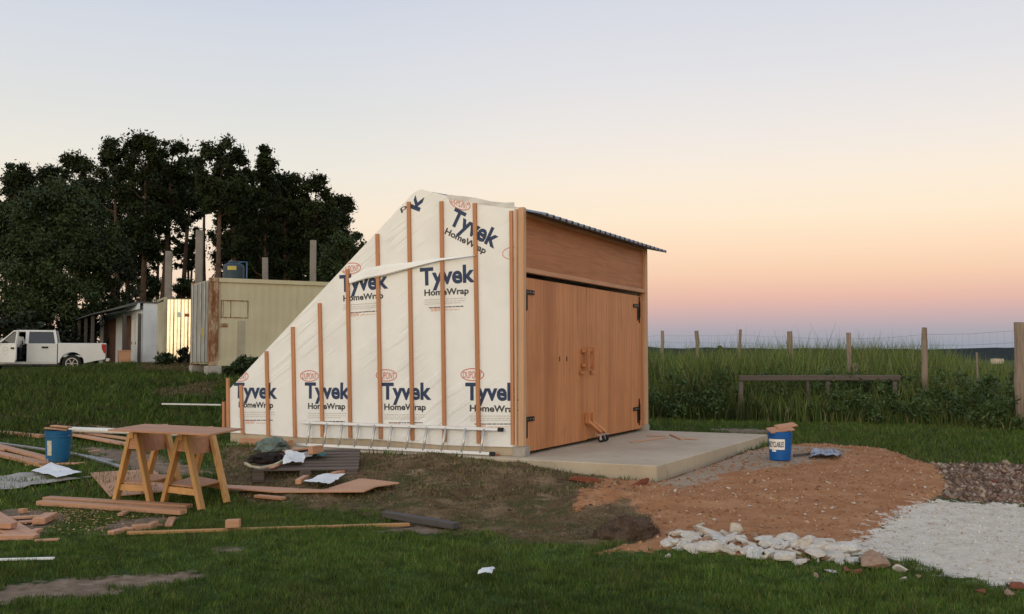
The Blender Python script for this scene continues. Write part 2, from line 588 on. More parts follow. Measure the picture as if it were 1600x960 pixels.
# ------------------------------------------------------------------ ground
def gpoly(pts):
    return [tuple(gnd(x, y).xy) for x, y in pts]
P_ORANGE = gpoly([(955, 748), (1026, 757), (1110, 726), (1200, 700), (1290, 695), (1385, 703), (1430, 720), (1466, 735), (1482, 765),
                  (1450, 792), (1400, 816), (1352, 848), (1320, 872), (1250, 880), (1150, 872), (1060, 864), (930, 866), (1005, 852), (1008, 812), (985, 785), (895, 800), (905, 770)])
P_WHITE = gpoly([(1470, 784), (1600, 792), (1760, 800), (1760, 950), (1640, 925), (1570, 921), (1480, 898), (1400, 878), (1335, 868), (1332, 850),
                 (1378, 818), (1420, 794)])
P_TILL = gpoly([(1455, 726), (1800, 722), (1800, 806), (1640, 794), (1475, 782), (1480, 760)])
P_BROWN = [gpoly([(345, 702), (470, 704), (690, 715), (955, 742), (1000, 775), (1036, 812), (1034, 846), (930, 860), (830, 848), (715, 833), (610, 806),
                 (470, 795), (380, 782), (330, 735)]),
           gpoly([(235, 608), (335, 598), (350, 612), (300, 624), (240, 618)]), gpoly([(190, 566), (330, 572), (300, 584), (215, 580)]),
           gpoly([(60, 664), (180, 664), (240, 672), (90, 672)]), gpoly([(-20, 652), (60, 650), (50, 657), (-20, 658)])]
P_SAND = [gpoly([(-60, 918), (120, 903), (290, 891), (330, 897), (250, 912), (150, 930), (-60, 945)]),
          gpoly([(335, 856), (380, 856), (378, 864), (345, 864)]),
          gpoly([(-40, 796), (60, 793), (110, 808), (70, 838), (-40, 842)]),
          gpoly([(120, 833), (200, 808), (290, 806), (240, 822), (160, 838)]),
          gpoly([(560, 812), (640, 812), (700, 830), (600, 832)]),
          gpoly([(110, 695), (210, 705), (330, 735), (240, 745), (150, 722)]),
          gpoly([(1110, 671), (1205, 671), (1205, 678), (1150, 679)])]
P_GREY = gpoly([(1030, 758), (1110, 728), (1200, 702), (1330, 706), (1310, 722), (1200, 738), (1130, 748), (1060, 772)])

REGS = [('orange', [P_ORANGE], .16), ('white', [P_WHITE], .4), ('till', [P_TILL], .25), ('brown', P_BROWN, .55),
        ('sand', P_SAND, .28), ('grey', [P_GREY], .35)]
def masks(X, Y):
    out = {}
    for n_, polys, soft in REGS:
        m_ = np.zeros(X.shape)
        for p in polys:
            m_ = np.maximum(m_, np.clip(.5 + poly_sd(X, Y, p) / (2 * soft), 0, 1))
        out[n_] = m_
    return out

ys = np.concatenate([np.arange(-6, 5, .5), np.arange(5, 15.5, .045), np.arange(15.5, 24, .12), np.arange(24, 60, .5),
                     np.geomspace(60, 4200, 60)])
xs = np.concatenate([-np.geomspace(2600, 42, 40), np.arange(-40, -11, .5), np.arange(-11, -6, .12), np.arange(-6, 7.5, .045),
                     np.arange(7.5, 12, .12), np.arange(12, 40, .5), np.geomspace(42, 2600, 40)])
GX, GY = np.meshgrid(xs, ys)
GZ = H(GX, GY)
near = (GY > 4) & (GY < 26) & (np.abs(GX) < 14)
fx, fy = GX[near], GY[near]
mk = masks(fx, fy)
dz = (fbm(fx, fy, 1.1, 3) - .5) * .07 * sst(4, 8, fy)
dz = dz + mk['brown'] * ((fbm(fx, fy, 3.2, 5, 4) - .45) * .14 + (fbm(fx, fy, 1.1, 15, 2) - .5) * .16)
dz = dz + mk['till'] * (fbm(fx, fy, 5.5, 8, 3) - .45) * .13
dz = dz + mk['orange'] * ((fbm(fx, fy, .8, 2, 4) - .5) * .10 + .05) + mk['white'] * (fbm(fx, fy, 3.0, 6, 4) - .4) * .05
dz = dz + mk['sand'] * ((fbm(fx, fy, 6, 9, 3) - .5) * .03 - .012)
clear = sst(.0, .25, -poly_sd(fx, fy, SLAB))
dz = np.where(poly_sd(fx, fy, SLAB) > -.02, -.25, dz * clear)
GZ[near] += dz
farbump = (~near) & (GY < 70)
GZ[farbump] += (fbm(GX[farbump], GY[farbump], .5, 4) - .5) * .12
attr = {n_: np.zeros(GX.shape, np.float32) for n_, _, _ in REGS}
wide = (GY < 45) & (GY > 4)
mkw = masks(GX[wide], GY[wide])
for n_ in attr: attr[n_][wide] = mkw[n_]

def make_ground_mat():
    m = Mat('ground_cover', .95, 0, .1)
    v = m.coords()
    nA = m.noise(v, .7, 5, .6); nB = m.noise(v, 9, 5, .65); nC = m.noise(v, 45, 4, .65); nD = m.noise(v, 3.0, 6, .7)
    grass = m.cr(nB, [(.3, (.026, .042, .011)), (.55, (.045, .074, .018)), (.75, (.070, .096, .028))])
    grass = m.mix(grass, (.060, .050, .028), m.maprange(nA, .54, .75, 0, .6))
    brown = m.cr(nD, [(.25, (.055, .034, .018)), (.48, (.125, .082, .046)), (.70, (.24, .165, .098))])
    brown = m.mix(brown, (.055, .068, .024), m.maprange(m.noise(v, 1.6, 5, .65), .5, .62, 0, .75))
    brown = m.mix(brown, (.30, .21, .13), m.maprange(m.noise(m.coords((1, 2.2, 1)), 1.9, 5, .7), .56, .68, 0, .7))
    orange = m.cr(nD, [(.2, (.25, .105, .048)), (.5, (.36, .17, .080)), (.75, (.46, .25, .135))])
    peb = m.n('ShaderNodeTexVoronoi'); peb.inputs['Scale'].default_value = 22; m.l(v, peb.inputs['Vector'])
    orange = m.mix(orange, (.42, .33, .25), m.math('MULTIPLY', m.maprange(peb.outputs['Distance'], .16, .10), m.maprange(nB, .5, .62)))
    white = m.cr(nB, [(.22, (.42, .35, .275)), (.42, (.565, .50, .415)), (.62, (.64, .58, .50))])
    white = m.mix(white, (.20, .14, .10), m.maprange(nC, .58, .70, 0, .6))
    white = m.mix(white, (.44, .37, .30), m.maprange(nD, .54, .68, 0, .6))
    till = m.cr(nB, [(.25, (.085, .052, .037)), (.5, (.18, .118, .085)), (.72, (.31, .225, .17))])
    sand = m.cr(nB, [(.25, (.11, .075, .05)), (.55, (.22, .16, .115)), (.75, (.30, .235, .175))])
    grey = m.cr(nD, [(.25, (.27, .19, .13)), (.6, (.36, .285, .21)), (.8, (.41, .34, .26))])
    col = grass
    edge = m.math('MULTIPLY', m.math('SUBTRACT', m.math('ADD', m.math('MULTIPLY', nB, .6), m.math('MULTIPLY', nD, .4)), .5), 1.6)
    for n_, c_ in (('brown', brown), ('till', till), ('sand', sand), ('orange', orange), ('grey', grey), ('white', white)):
        a = m.n('ShaderNodeAttribute', attribute_name='m_' + n_)
        f = m.maprange(m.math('ADD', a.outputs['Fac'], edge), .42, .60)
        gate = m.maprange(a.outputs['Fac'], .02, .12)
        col = m.mix(col, c_, m.math('MULTIPLY', f, gate))
    m.color(col)
    m.bump(m.math('ADD', nC, m.math('MULTIPLY', nB, .8)), .7, .025)
    return m.m
M['ground'] = make_ground_mat()

ny, nx = GX.shape
V = np.stack([GX.ravel(), GY.ravel(), GZ.ravel()], 1)
ii, jj = np.meshgrid(np.arange(ny - 1), np.arange(nx - 1), indexing='ij')
q0 = ii * nx + jj
quads = np.stack([q0, q0 + 1, q0 + nx + 1, q0 + nx], -1).reshape(-1, 4)
fa = {n_: attr[n_].ravel()[quads].mean(1) for n_ in attr}
owner = np.zeros(len(quads), int)
owner[(fa['brown'] > .5) | (fa['till'] > .5) | (fa['sand'] > .5)] = 1
owner[(fa['orange'] > .5) | (fa['grey'] > .5)] = 2
owner[fa['white'] > .5] = 3
for k, nm in enumerate(('ground', 'soil', 'dirt_mound', 'gravel_path')):
    fq = quads[owner == k]
    used, inv = np.unique(fq.ravel(), return_inverse=True)
    o = np_mesh(nm, V[used], inv, 4, M['ground'])
    for n_ in attr:
        a = o.data.attributes.new('m_' + n_, 'FLOAT', 'POINT')
        a.data.foreach_set('value', attr[n_].ravel()[used].astype(np.float32))
    o.data.polygons.foreach_set('use_smooth', [True] * len(o.data.polygons))
    lab = {'ground': 'rough green lawn and field', 'soil': 'bare brown soil with dry grass', 'dirt_mound': 'orange dirt mound in front of the concrete slab',
           'gravel_path': 'patch of crushed white gravel beside the dirt mound'}[nm]
    tag(o, lab, 'ground', kind='structure')

_GZ = GZ.copy()
_in = poly_sd(GX[near], GY[near], SLAB) > -.02
_GZ[near] = np.where(_in, H(GX[near], GY[near]), _GZ[near])
def surf(x, y):
    x = np.asarray(x, float); y = np.asarray(y, float)
    j = np.clip(np.searchsorted(xs, x) - 1, 0, nx - 2); i = np.clip(np.searchsorted(ys, y) - 1, 0, ny - 2)
    fx_ = (x - xs[j]) / (xs[j + 1] - xs[j]); fy_ = (y - ys[i]) / (ys[i + 1] - ys[i])
    return (_GZ[i, j] * (1 - fx_) + _GZ[i, j + 1] * fx_) * (1 - fy_) + (_GZ[i + 1, j] * (1 - fx_) + _GZ[i + 1, j + 1] * fx_) * fy_
def Hs(x, y):
    return float(surf(x, y))

# far hills: a low wooded ridge along the horizon
def hills():
    X = np.linspace(-2600, 2600, 520); Y = np.array([700, 850, 1000, 1150, 1300, 1500, 1800])
    prof = np.array([0, .35, .75, 1, .9, .5, 0])
    HX, HY = np.meshgrid(X, Y)
    top = 9.5 + 7 * (fbm(X, X * 0, .0035, 4) - .5) + 4.5 * (vnoise(X, X * 0, .09, 7) - .4)
    Z = -2.2 + prof[:, None] * (top[None, :] + 2.2) + (vnoise(HX, HY, .08, 3) - .5) * 2.2 * prof[:, None]
    V = np.stack([HX.ravel(), HY.ravel(), Z.ravel()], 1)
    n = len(X)
    i, j = np.meshgrid(np.arange(len(Y) - 1), np.arange(n - 1), indexing='ij')
    q = i * n + j
    idx = np.stack([q, q + 1, q + n + 1, q + n], -1).ravel()
    m = Mat('wooded_hill', 1, 0, 0)
    nz = m.noise(m.coords(), .05, 5, .7)
    m.color(m.cr(nz, [(.3, (.028, .034, .036)), (.6, (.045, .052, .050)), (.8, (.06, .065, .055))]))
    tag(np_mesh('hills', V, idx, 4, m.m), 'low dark wooded ridge along the horizon', 'hills', kind='structure')
hills()

# ------------------------------------------------------------------ concrete slab
def slab():
    mb = MB()
    mb.prism([(x, y, -.12) for x, y in SLAB], (0, 0, SLAB_Z + .12))
    o = mb.build('concrete_slab', M['concrete'], origin=(sl0.x, sl0.y, 0), bevel=.012)
    tag(o, 'pale grey concrete slab under and in front of the timber shed', 'slab', kind='structure')
slab()

# ------------------------------------------------------------------ shed
TH = 0.4545
wd, dd = Vector((-math.cos(TH), math.sin(TH), 0)), Vector((math.sin(TH), math.cos(TH), 0))
A0 = Vector((1.7529, 11.9753, 0))
C0 = A0 + wd * 2.038 + dd * .464 + Vector((0, 0, SLAB_Z))
RZ = math.atan2(dd.y, dd.x)
MROT = Matrix.Rotation(-RZ, 3, 'Z')
shed = empty('timber_shed', C0, RZ, 'wedge shaped timber shed with printed white wrap on its side and brown double doors', 'shed')
def loc(p):
    return MROT @ (Vector(p) - C0)
def wl(px, py, x=0.0):
    """pixel -> (y, z) on the wrapped wall (local plane X = x)"""
    r = ray(px, py); o = loc(Vector((0, 0, EYE))); rr = MROT @ r
    p = o + rr * ((x - o.x) / rr.x)
    return p.y, p.z
def dl(px, py, y=0.0):
    """pixel -> (x, z) on the door front (local plane Y = y)"""
    r = ray(px, py); o = loc(Vector((0, 0, EYE))); rr = MROT @ r
    p = o + rr * ((y - o.y) / rr.y)
    return p.x, p.z
WID, EAVE, HEAD = 5.135, 3.259, 2.449
LW, HB, YR, HR, ZW = 4.997, .806, 1.62, 3.65, .123
# wrap side wall (local X = 0, outside is -X)
wp = [(0, 0, ZW), (0, .02, EAVE + .04), (0, .5, EAVE + .13), (0, 1.0, EAVE + .25), (0, YR - .05, HR + .02), (0, YR + .06, HR - .02), (0, LW, HB), (0, LW, ZW + .03),
      (0, 3.6, ZW), (0, 2.4, ZW + .02), (0, 1.2, ZW - .02)]
mb = MB(); mb.prism(wp, (-.008, 0, 0))
wrap = mb.build('house_wrap', M['wrap'], shed)
CLIP = [((0, LW, HB), (0, YR, HR)), ((0, YR, HR), (0, 0, EAVE + .04)), ((0, 0, EAVE), (0, 0, 0)), ((0, 0, ZW), (0, LW, ZW)), ((0, LW, 0), (0, LW, HB))]

dg = None
def text_mesh(s, size=1.0, bold=0.0):
    cu = bpy.data.curves.new('txt', 'FONT')
    cu.body = s; cu.size = size; cu.offset = bold
    cu.resolution_u = 4
    ob = bpy.data.objects.new('txt', cu); COL.objects.link(ob)
    bpy.context.view_layer.update()
    d = bpy.context.evaluated_depsgraph_get()
    me = bpy.data.meshes.new_from_object(ob.evaluated_get(d))
    V_ = [v.co.copy() for v in me.vertices]; F_ = [tuple(p.vertices) for p in me.polygons]
    bpy.data.meshes.remove(me); bpy.data.objects.remove(ob); bpy.data.curves.remove(cu)
    return V_, F_
def fit_text(V_, width, height_ref=None):
    x0 = min(v.x for v in V_); x1 = max(v.x for v in V_)
    return x0, x1
class Print:
    """flat print on the wrap: shapes in wall coordinates (u to the right = -Y, v = Z)"""
    def __init__(self): self.items = []
    def text(self, s, a, b, cap, mat, bold=0.0):
        """a, b: pixels of the baseline's two ends; cap: capital height in metres"""
        V_, F_ = text_mesh(s, 1.0, bold)
        x0 = min(v.x for v in V_); x1 = max(v.x for v in V_)
        (ya, za), (yb, zb) = wl(*a), wl(*b)
        L = math.hypot(yb - ya, zb - za)
        ux, uz = (yb - ya) / L, (zb - za) / L
        sx = L / (x1 - x0); sy = cap / .73
        P = [(0, ya + ux * (v.x - x0) * sx - uz * v.y * sy * -1 * -1, za + uz * (v.x - x0) * sx + abs(ux) * v.y * sy) for v in V_]
        P = []
        nx_, nz_ = uz, -ux          # the direction of up, perpendicular to the baseline (Y falls to the right)
        for v in V_:
            P.append((0, ya + ux * (v.x - x0) * sx + nx_ * v.y * sy, za + uz * (v.x - x0) * sx + nz_ * v.y * sy))
        self.items.append((P, F_, mat))
        return L
    def ring(self, c, rx, rz, ang, w, mat, n=40):
        y0, z0 = wl(*c)
        P, Fs = [], []
        for k in range(n):
            t = 2 * math.pi * k / n
            for s in (0, w):
                u, v = (rx - s) * math.cos(t), (rz - s) * math.sin(t)
                P.append((0, y0 - (u * math.cos(ang) - v * math.sin(ang)), z0 + u * math.sin(ang) + v * math.cos(ang)))
        for k in range(n):
            j = (k + 1) % n
            Fs.append((2 * k, 2 * j, 2 * j + 1, 2 * k + 1))
        self.items.append((P, Fs, mat))
        return y0, z0
    def dashes(self, a, b, h, mat, seed=0, fill=.8):
        (ya, za), (yb, zb) = wl(*a), wl(*b)
        rg = random.Random(seed); t = 0; L = math.hypot(yb - ya, zb - za)
        while t < 1:
            d = rg.uniform(.02, .07) / L
            e = min(1, t + d)
            p = [(0, ya + (yb - ya) * t, za + (zb - za) * t), (0, ya + (yb - ya) * e, za + (zb - za) * e)]
            self.items.append(([p[0], p[1], (0, p[1][1], p[1][2] + h), (0, p[0][1], p[0][2] + h)], [(0, 1, 2, 3)], mat))
            t = e + rg.uniform(.006, .014) / L
    def build(self, clips=CLIP, x=-.0105, name='lettering'):
        mats, bm = [], bmesh.new()
        for P, Fs, mt in self.items:
            if mt not in mats: mats.append(mt)
            vs = [bm.verts.new((x, p[1], p[2])) for p in P]
            for f in Fs:
                try:
                    fc = bm.faces.new([vs[i] for i in f]); fc.material_index = mats.index(mt)
                except ValueError:
                    pass
        cen = Vector((x, 2.0, 1.2))
        for a, b in clips:
            a = Vector((x, a[1], a[2])); b = Vector((x, b[1], b[2]))
            n_ = Vector((1, 0, 0)).cross(b - a).normalized()
            if (cen - a).dot(n_) > 0: n_ = -n_
            bmesh.ops.bisect_plane(bm, geom=bm.verts[:] + bm.edges[:] + bm.faces[:], plane_co=a, plane_no=n_, clear_outer=True)
        for f in bm.faces:
            f.normal_update()
            if f.normal.x > 0: f.normal_flip()
        me = bpy.data.meshes.new(name); bm.to_mesh(me); bm.free()
        for mt in mats: me.materials.append(mt)
        o = bpy.data.objects.new(name, me); COL.objects.link(o); o.parent = wrap
        return o
def logo_block(t0, t1, h0, h1, oval, oval_r, cap, cap2, ang=0.0, small=None, clips=CLIP, oval_on=True):
    p = Print()
    p.text('Tyvek', t0, t1, cap, M['navy'], .034)
    p.text('HomeWrap', h0, h1, cap2, M['charcoal'], .03)
    p.build(clips, name='lettering')
    if oval_on:
        p = Print()
        p.ring(oval, oval_r[0], oval_r[1], ang, .013, M['red'])
        # tall thin letters inside the oval
        y0, z0 = wl(*oval)
        V_, F_ = text_mesh('DUPONT', 1.0, .004)
        x0 = min(v.x for v in V_); x1 = max(v.x for v in V_)
        sx = oval_r[0] * 1.56 / (x1 - x0); sy = oval_r[1] * 1.18 / .73
        P = []
        for v in V_:
            u = (v.x - (x0 + x1) / 2) * sx; w_ = (v.y - .365) * sy
            w_ *= 1.0 - .35 * (u / oval_r[0]) ** 2
            P.append((0, y0 - (u * math.cos(ang) - w_ * math.sin(ang)), z0 + u * math.sin(ang) + w_ * math.cos(ang)))
        p.items.append((P, F_, M['red']))
        p.build(clips, name='emblem')
    if small:
        p = Print()
        for k, (a, b, h, mt) in enumerate(small):
            p.dashes(a, b, h, M[mt], 11 * k + int(a[0]))
        p.build(clips, name='fine_print')
def small_lines(x0, x1, y, dy=0.0):
    """the fine print under a logo: two pale grey lines, a darker one, a pale red one"""
    s = dy / 60.0
    f = lambda x, k: (x, y + k + s * (x - x0))
    return [(f(x0, 8), f(x1, 8), .012, 'palegrey'), (f(x0, 11.5), f(x1, 11.5), .010, 'palegrey'), (f(x0, 14.5), f(x1 - 8, 14.5), .010, 'palegrey'),
            (f(x0 + 7, 20.5), f(x1 - 3, 20.5), .013, 'charcoal'), (f(x0 + 10, 25.5), f(x0 + 24, 25.5), .05, 'palered'),
            (f(x0 + 27, 25), f(x1 - 10, 25), .014, 'palered')]
logo_block((366, 621.5), (434, 622.5), (373.5, 636.5), (427.5, 637.5), (375, 588), (.175, .085), .235, .088, small=small_lines(374, 430, 637))
logo_block((476.8, 622), (548, 623), (482, 639), (540, 639.5), (484, 587.7), (.170, .085), .235, .088, small=small_lines(482, 542, 639))
logo_block((596.8, 623.5), (674.8, 624), (601, 640.5), (666, 641), (604.3, 586.8), (.178, .087), .235, .088, small=small_lines(601, 664, 641))
logo_block((727.7, 624.7), (812, 625.5), (734.6, 642.5), (810, 644.5), (738.5, 585.6), (.182, .088), .235, .088, small=small_lines(735, 806, 643))
FLAPCUT = [((0, 0, 0), (0, 1, 0))]
logo_block((531.3, 456), (607.5, 450), (537, 471), (599.5, 466), (549, 419.8), (.175, .085), .245, .088, R(3), small=small_lines(537, 597, 470, -4))
logo_block((657, 446), (743, 440), (663.6, 462.5), (733, 459), (688, 404), (.17, .08), .245, .088, R(3), small=small_lines(664, 728, 462, -3), oval_on=False)
logo_block((701, 349), (773, 388), (695, 365), (758, 397), (719, 317.5), (.18, .088), .245, .088, R(-25))
p_ = Print(); p_.text('k', (655, 331), (663, 308), .22, M['navy'], .03); p_.text('p', (627, 331), (637, 326), .08, M['charcoal'], .01); p_.build()
p_ = Print(); p_.ring((801, 396), .15, .085, 0, .009, M['red']); p_.text('D', (796, 401), (799, 401), .085, M['red'], -.01); p_.build()

# battens over the wrap
BAT = [((378, 602), (381, 678)), ((418, 549), (421, 681)), ((459, 511), (462.5, 683)), ((501, 474), (505.5, 683)), ((544.5, 421), (549, 684)),
       ((591, 366), (596.5, 686)), ((640, 316), (646, 688)), ((691, 315), (696, 690)), ((743, 318), (749.5, 693)), ((800, 330), (802.5, 695))]
for i, (a, b) in enumerate(BAT):
    (ya, za), (yb, zb) = wl(*a), wl(*b)
    mb = MB(); mb.beam((-.026, ya, za), (-.026, yb, zb), .030, .056 if i < 9 else .048, up=(0, 1, 0))
    o = mb.build('batten', M['wood_z'], shed, bevel=.003)
# two bare sticks standing at the low rear corner
for (a, b), xo in ((((356, 591), (357, 668)), -.02), (((350, 628), (350, 668)), .10)):
    (ya, za), (yb, zb) = wl(*a, xo), wl(*b, xo)
    mb = MB(); mb.beam((xo, ya, za), (xo, yb, zb), .04, .05, up=(0, 1, 0)); mb.build('corner_stick', M['wood_z'], shed, bevel=.003)
# loose overlap of the upper wrap sheet, folded over the battens
ft = [(548, 436), (575, 420), (600, 415), (640, 411), (690, 404), (745, 399.5)]
fb = [(551, 444), (575, 436.5), (600, 432), (645, 420), (690, 408.5), (746, 400.5)]
mb = MB(); Vv, Ff = [], []
for (a, b) in zip(ft, fb):
    (y1, z1), (y2, z2) = wl(*a), wl(*b)
    for t, xo in ((0, -.046), (.25, -.058), (.6, -.066), (.9, -.075), (1, -.060), (1, -.046)):
        Vv.append((xo, y1 + (y2 - y1) * t, z1 + (z2 - z1) * t))
for i in range(len(ft) - 1):
    for k in range(5):
        Ff.append((i * 6 + k, i * 6 + k + 1, (i + 1) * 6 + k + 1, (i + 1) * 6 + k))
mb.add(Vv, Ff); mb.build('wrap_flap', M['wrap'], shed)
# corner posts and front frame
def dbox(name, x0, x1, z0, z1, y0, y1, mat, parent=shed, bevel=.004):
    m_ = MB(); m_.box(((x0 + x1) / 2, (y0 + y1) / 2, (z0 + z1) / 2), (x1 - x0, y1 - y0, z1 - z0))
    return m_.build(name, mat, parent, bevel=bevel)
dbox('corner_post', -.03, .055, .135, EAVE + .05, -.045, .035, M['fresh'])
dbox('trim_strip', -.058, -.022, .14, EAVE + .03, .045, .075, M['fresh'])
dbox('corner_post', WID - .10, WID + .03, .11, EAVE - .01, -.045, .08, M['fresh'])
dbox('concrete_foot', -.02, .14, 0, .132, -.06, .12, M['block'])
dbox('concrete_foot', WID - .14, WID + .04, 0, .108, -.06, .14, M['block'])
dbox('curb', .012, .12, 0, ZW + .02, .125, LW - .02, M['concrete'], bevel=.008)
hdr = dbox('header_panel', .058, WID - .102, HEAD + .07, EAVE - .012, .0, .02, M['header'])
dbox('header_rail', .058, WID - .06, HEAD - .005, HEAD + .062, -.05, .03, M['wood'])
dbox('jamb', .058, .115, .03, HEAD - .012, .0, .05, M['wood_z'])
dbox('jamb', WID - .16, WID - .103, .10, HEAD - .012, .0, .05, M['wood_z'])
# doors
xm = dl(917.5, 560)[0]
DT = HEAD - .065
doors = []
for x0, x1, zb in ((.122, xm - .008, .045), (xm + .008, WID - .165, .055)):
    d_ = dbox('door', x0, x1, zb, DT, .006, .045, M['door'], bevel=.003)
    doors.append(d_)
# hinges: a tall leaf on the frame, a strap and a short leg on the door
def hinge(px, py, door, sgn):
    x, z = dl(px, py)
    m_ = MB(); y = -.004
    m_.box((x - sgn * .012, y, z - .06), (.024, .012, .46))
    m_.box((x + sgn * .15, y, z), (.30, .012, .062))
    m_.box((x + sgn * .065, y, z - .13), (.036, .012, .24))
    m_.tube([(x, y - .008, z - .2), (x, y - .008, z + .08)], .014, 8)
    for k in range(3):
        m_.box((x + sgn * (.08 + .085 * k), y - .008, z), (.014, .008, .014), mi=1)
    return m_.build('hinge', [M['steel'], M['alu']], door)
hinge(819.5, 456, doors[0], 1); hinge(819.5, 656, doors[0], 1)
hinge(998.5, 479, doors[1], -1); hinge(998.5, 638.5, doors[1], -1)
# wooden latch: upright bars on brackets beside the meeting edge
def latch(px, door, sgn):
    x, _ = dl(px, 562); z = dl(px, 562)[1]
    m_ = MB()
    m_.box((x, -.075, z + .02), (.05, .04, .36))
    for dz_ in (.13, -.09):
        m_.box((x + sgn * .03, -.03, z + dz_), (.17, .048, .05))
    m_.box((x + sgn * .10, -.022, z - .2), (.16, .03, .045))
    return m_.build('latch', M['door'], door, bevel=.004)
latch(912.5, doors[0], -1); latch(921.5, doors[1], 1)
for px in (875, 886):
    x, z = dl(px, 561); m_ = MB(); m_.box((x, .0045, z), (.022, .006, .07)); m_.build('slot', M['cabin'], doors[0])
# kicked-out legs on castors at the meeting edge
for px, dxo, door in ((915, 0, doors[0]), (921.5, .12, doors[1])):
    x, z1 = dl(px, 645); z2 = dl(px, 662)[1]
    x2, z3 = x + .22, .15
    m_ = MB()
    m_.beam((x, -.035, z1), (x, -.035, z2), .05, .07, up=(0, 1, 0))
    m_.beam((x, -.035, z2 + .03), (x2, -.16, z3), .05, .07, up=(0, 1, 0))
    br = m_.build('castor_leg', M['door'], door, bevel=.004)
    m_ = MB()
    m_.tube([(x2 - .02, -.17, .055), (x2 + .02, -.17, .055)], .052, 16)
    m_.box((x2, -.17, .125), (.10, .09, .012), mi=1); m_.box((x2 - .028, -.17, .085), (.006, .03, .09), mi=1); m_.box((x2 + .028, -.17, .085), (.006, .03, .09), mi=1)
    m_.tube([(x2 - .024, -.17, .055), (x2 + .024, -.17, .055)], .022, 10, mi=1)
    m_.build('castor', [M['rubber'], M['alu']], door)
# roof sheets: ribbed front slope with an overhang, long rear slope
def ribbed(y0, z0, y1, z1, xa, xb, name, first=None):
    m_ = MB()
    prof = []
    x = xa
    while x < xb:
        for dx, h in ((0, 0), (.12, 0), (.14, .034), (.19, .034), (.21, 0)):
            if x + dx <= xb: prof.append((x + dx, h))
        x += .22
    sl = Vector((0, y1 - y0, z1 - z0)).normalized(); nn = Vector((0, -sl.z, sl.y))
    if nn.z < 0: nn = -nn
    Vv, Ff = [], []
    n = len(prof)
    for lay in (0, .009):
        for (yy, zz) in ((y0, z0), (y1, z1)):
            for (xx, h) in prof:
                Vv.append(Vector((xx, yy, zz)) + nn * (h + lay))
    for k in range(n - 1):
        Ff.append((k, k + n, k + n + 1, k + 1)); Ff.append((2 * n + k, 2 * n + k + 1, 3 * n + k + 1, 3 * n + k))
        Ff.append((k, k + 1, 2 * n + k + 1, 2 * n + k)); Ff.append((n + k, 3 * n + k, 3 * n + k + 1, n + k + 1))
    m_.add(Vv, Ff)
    return m_.build(name, M['roof'], shed)
sl_ = (HR - EAVE) / YR
ribbed(-.28, EAVE - .05 - .28 * sl_ + .06, YR, HR - .01, .05, WID + .42, 'roof')
ribbed(LW + .12, HB - .06 - .1, YR, HR - .02, .02, WID + .3, 'roof')
dbox('fascia', .058, WID - .06, EAVE - .06, EAVE - .005, -.03, -.002, M['wood'])
# far side and low rear wall, dark plywood
m_ = MB(); m_.prism([(WID - .03, .09, 0), (WID - .03, .09, EAVE - .02), (WID - .03, YR, HR - .05), (WID - .03, LW, HB - .06), (WID - .03, LW, 0)], (.03, 0, 0))
m_.build('side_wall', M['wrap'], shed)
dbox('rear_wall', .06, WID - .05, .0, HB - .08, LW - .05, LW - .02, M['wrap'])
# scraps of wrap showing beyond the far post
x_, z_ = WID + .05, dl(1010, 432)[1]
m_ = MB(); m_.add([(x_ - .02, .02, z_ + .06), (x_ + .03, -.03, z_ + .02), (x_ + .035, -.02, z_ - .06), (x_ - .02, .02, z_ - .08), (x_ - .02, .05, z_)], [(0, 1, 2, 3), (0, 3, 4)])
m_.build('wrap_scrap', M['wrap'], shed)
# loose wrap edge along the top
m_ = MB(); Vv = []
tops = [(700, 308), (725, 312), (745, 316), (770, 319), (790, 322), (805, 323)]
for k, (a, b) in enumerate(tops):
    y, z = wl(a, b); Vv += [(-.009, y, z - .03), (-.02 - .01 * (k % 2), y, z + .03 + .012 * (k % 3))]
m_.add(Vv, [(2 * k, 2 * k + 2, 2 * k + 3, 2 * k + 1) for k in range(5)]); m_.build('wrap_edge', M['cloth_white'], shed)

# ------------------------------------------------------------------ planks and panels
def box_obj(name, mat, size, matrix, bevel=.004, jitter=0):
    m_ = MB(); m_.box((0, 0, 0), size)
    return m_.build(name, mat, matrix=matrix, bevel=bevel)
def frame(a, b, up=Vector((0, 0, 1)), roll=0.0):
    x = (b - a).normalized(); y = up.cross(x).normalized(); z = x.cross(y)
    Mx = Matrix((x, y, z)).transposed().to_4x4()
    Mx = Mx @ Matrix.Rotation(roll, 4, 'X')
    Mx.translation = (a + b) / 2
    return Mx
def plank(a, b, w, t, label, group=None, mat='wood', lift=0.0, lift2=None, roll=0.0, name='wood_plank', cat='plank', z=None):
    if z is None:
        pa, pb = gnd(*a), gnd(*b)
        pa = pa + Vector((0, 0, lift + t / 2 + .012)); pb = pb + Vector((0, 0, (lift if lift2 is None else lift2) + t / 2 + .012))
    else:
        pa, pb = on_z(*a, z + t / 2), on_z(*b, z + t / 2)
    o = box_obj(name, M[mat], ((pb - pa).length, w, t), frame(pa, pb, roll=roll))
    return tag(o, label, cat, group)
def panel(pts, t, label, mat='ply', lift=.01, name='plywood_sheet', cat='plywood', group=None, zs=None):
    P = [gnd(*p) + Vector((0, 0, lift)) for p in pts] if zs is None else [on_z(*p, zs) for p in pts]
    c = sum(P, Vector()) / len(P)
    # best-fit plane so that the sheet stays flat
    A = np.array([[p.x - c.x, p.y - c.y, 1] for p in P]); zz = np.array([p.z for p in P])
    k = np.linalg.lstsq(A, zz, rcond=None)[0]
    P = [Vector((p.x, p.y, float(k[0] * (p.x - c.x) + k[1] * (p.y - c.y) + k[2]))) for p in P]
    m_ = MB(); m_.prism(P, (0, 0, t))
    return tag(m_.build(name, M[mat], origin=c, bevel=.003), label, cat, group)

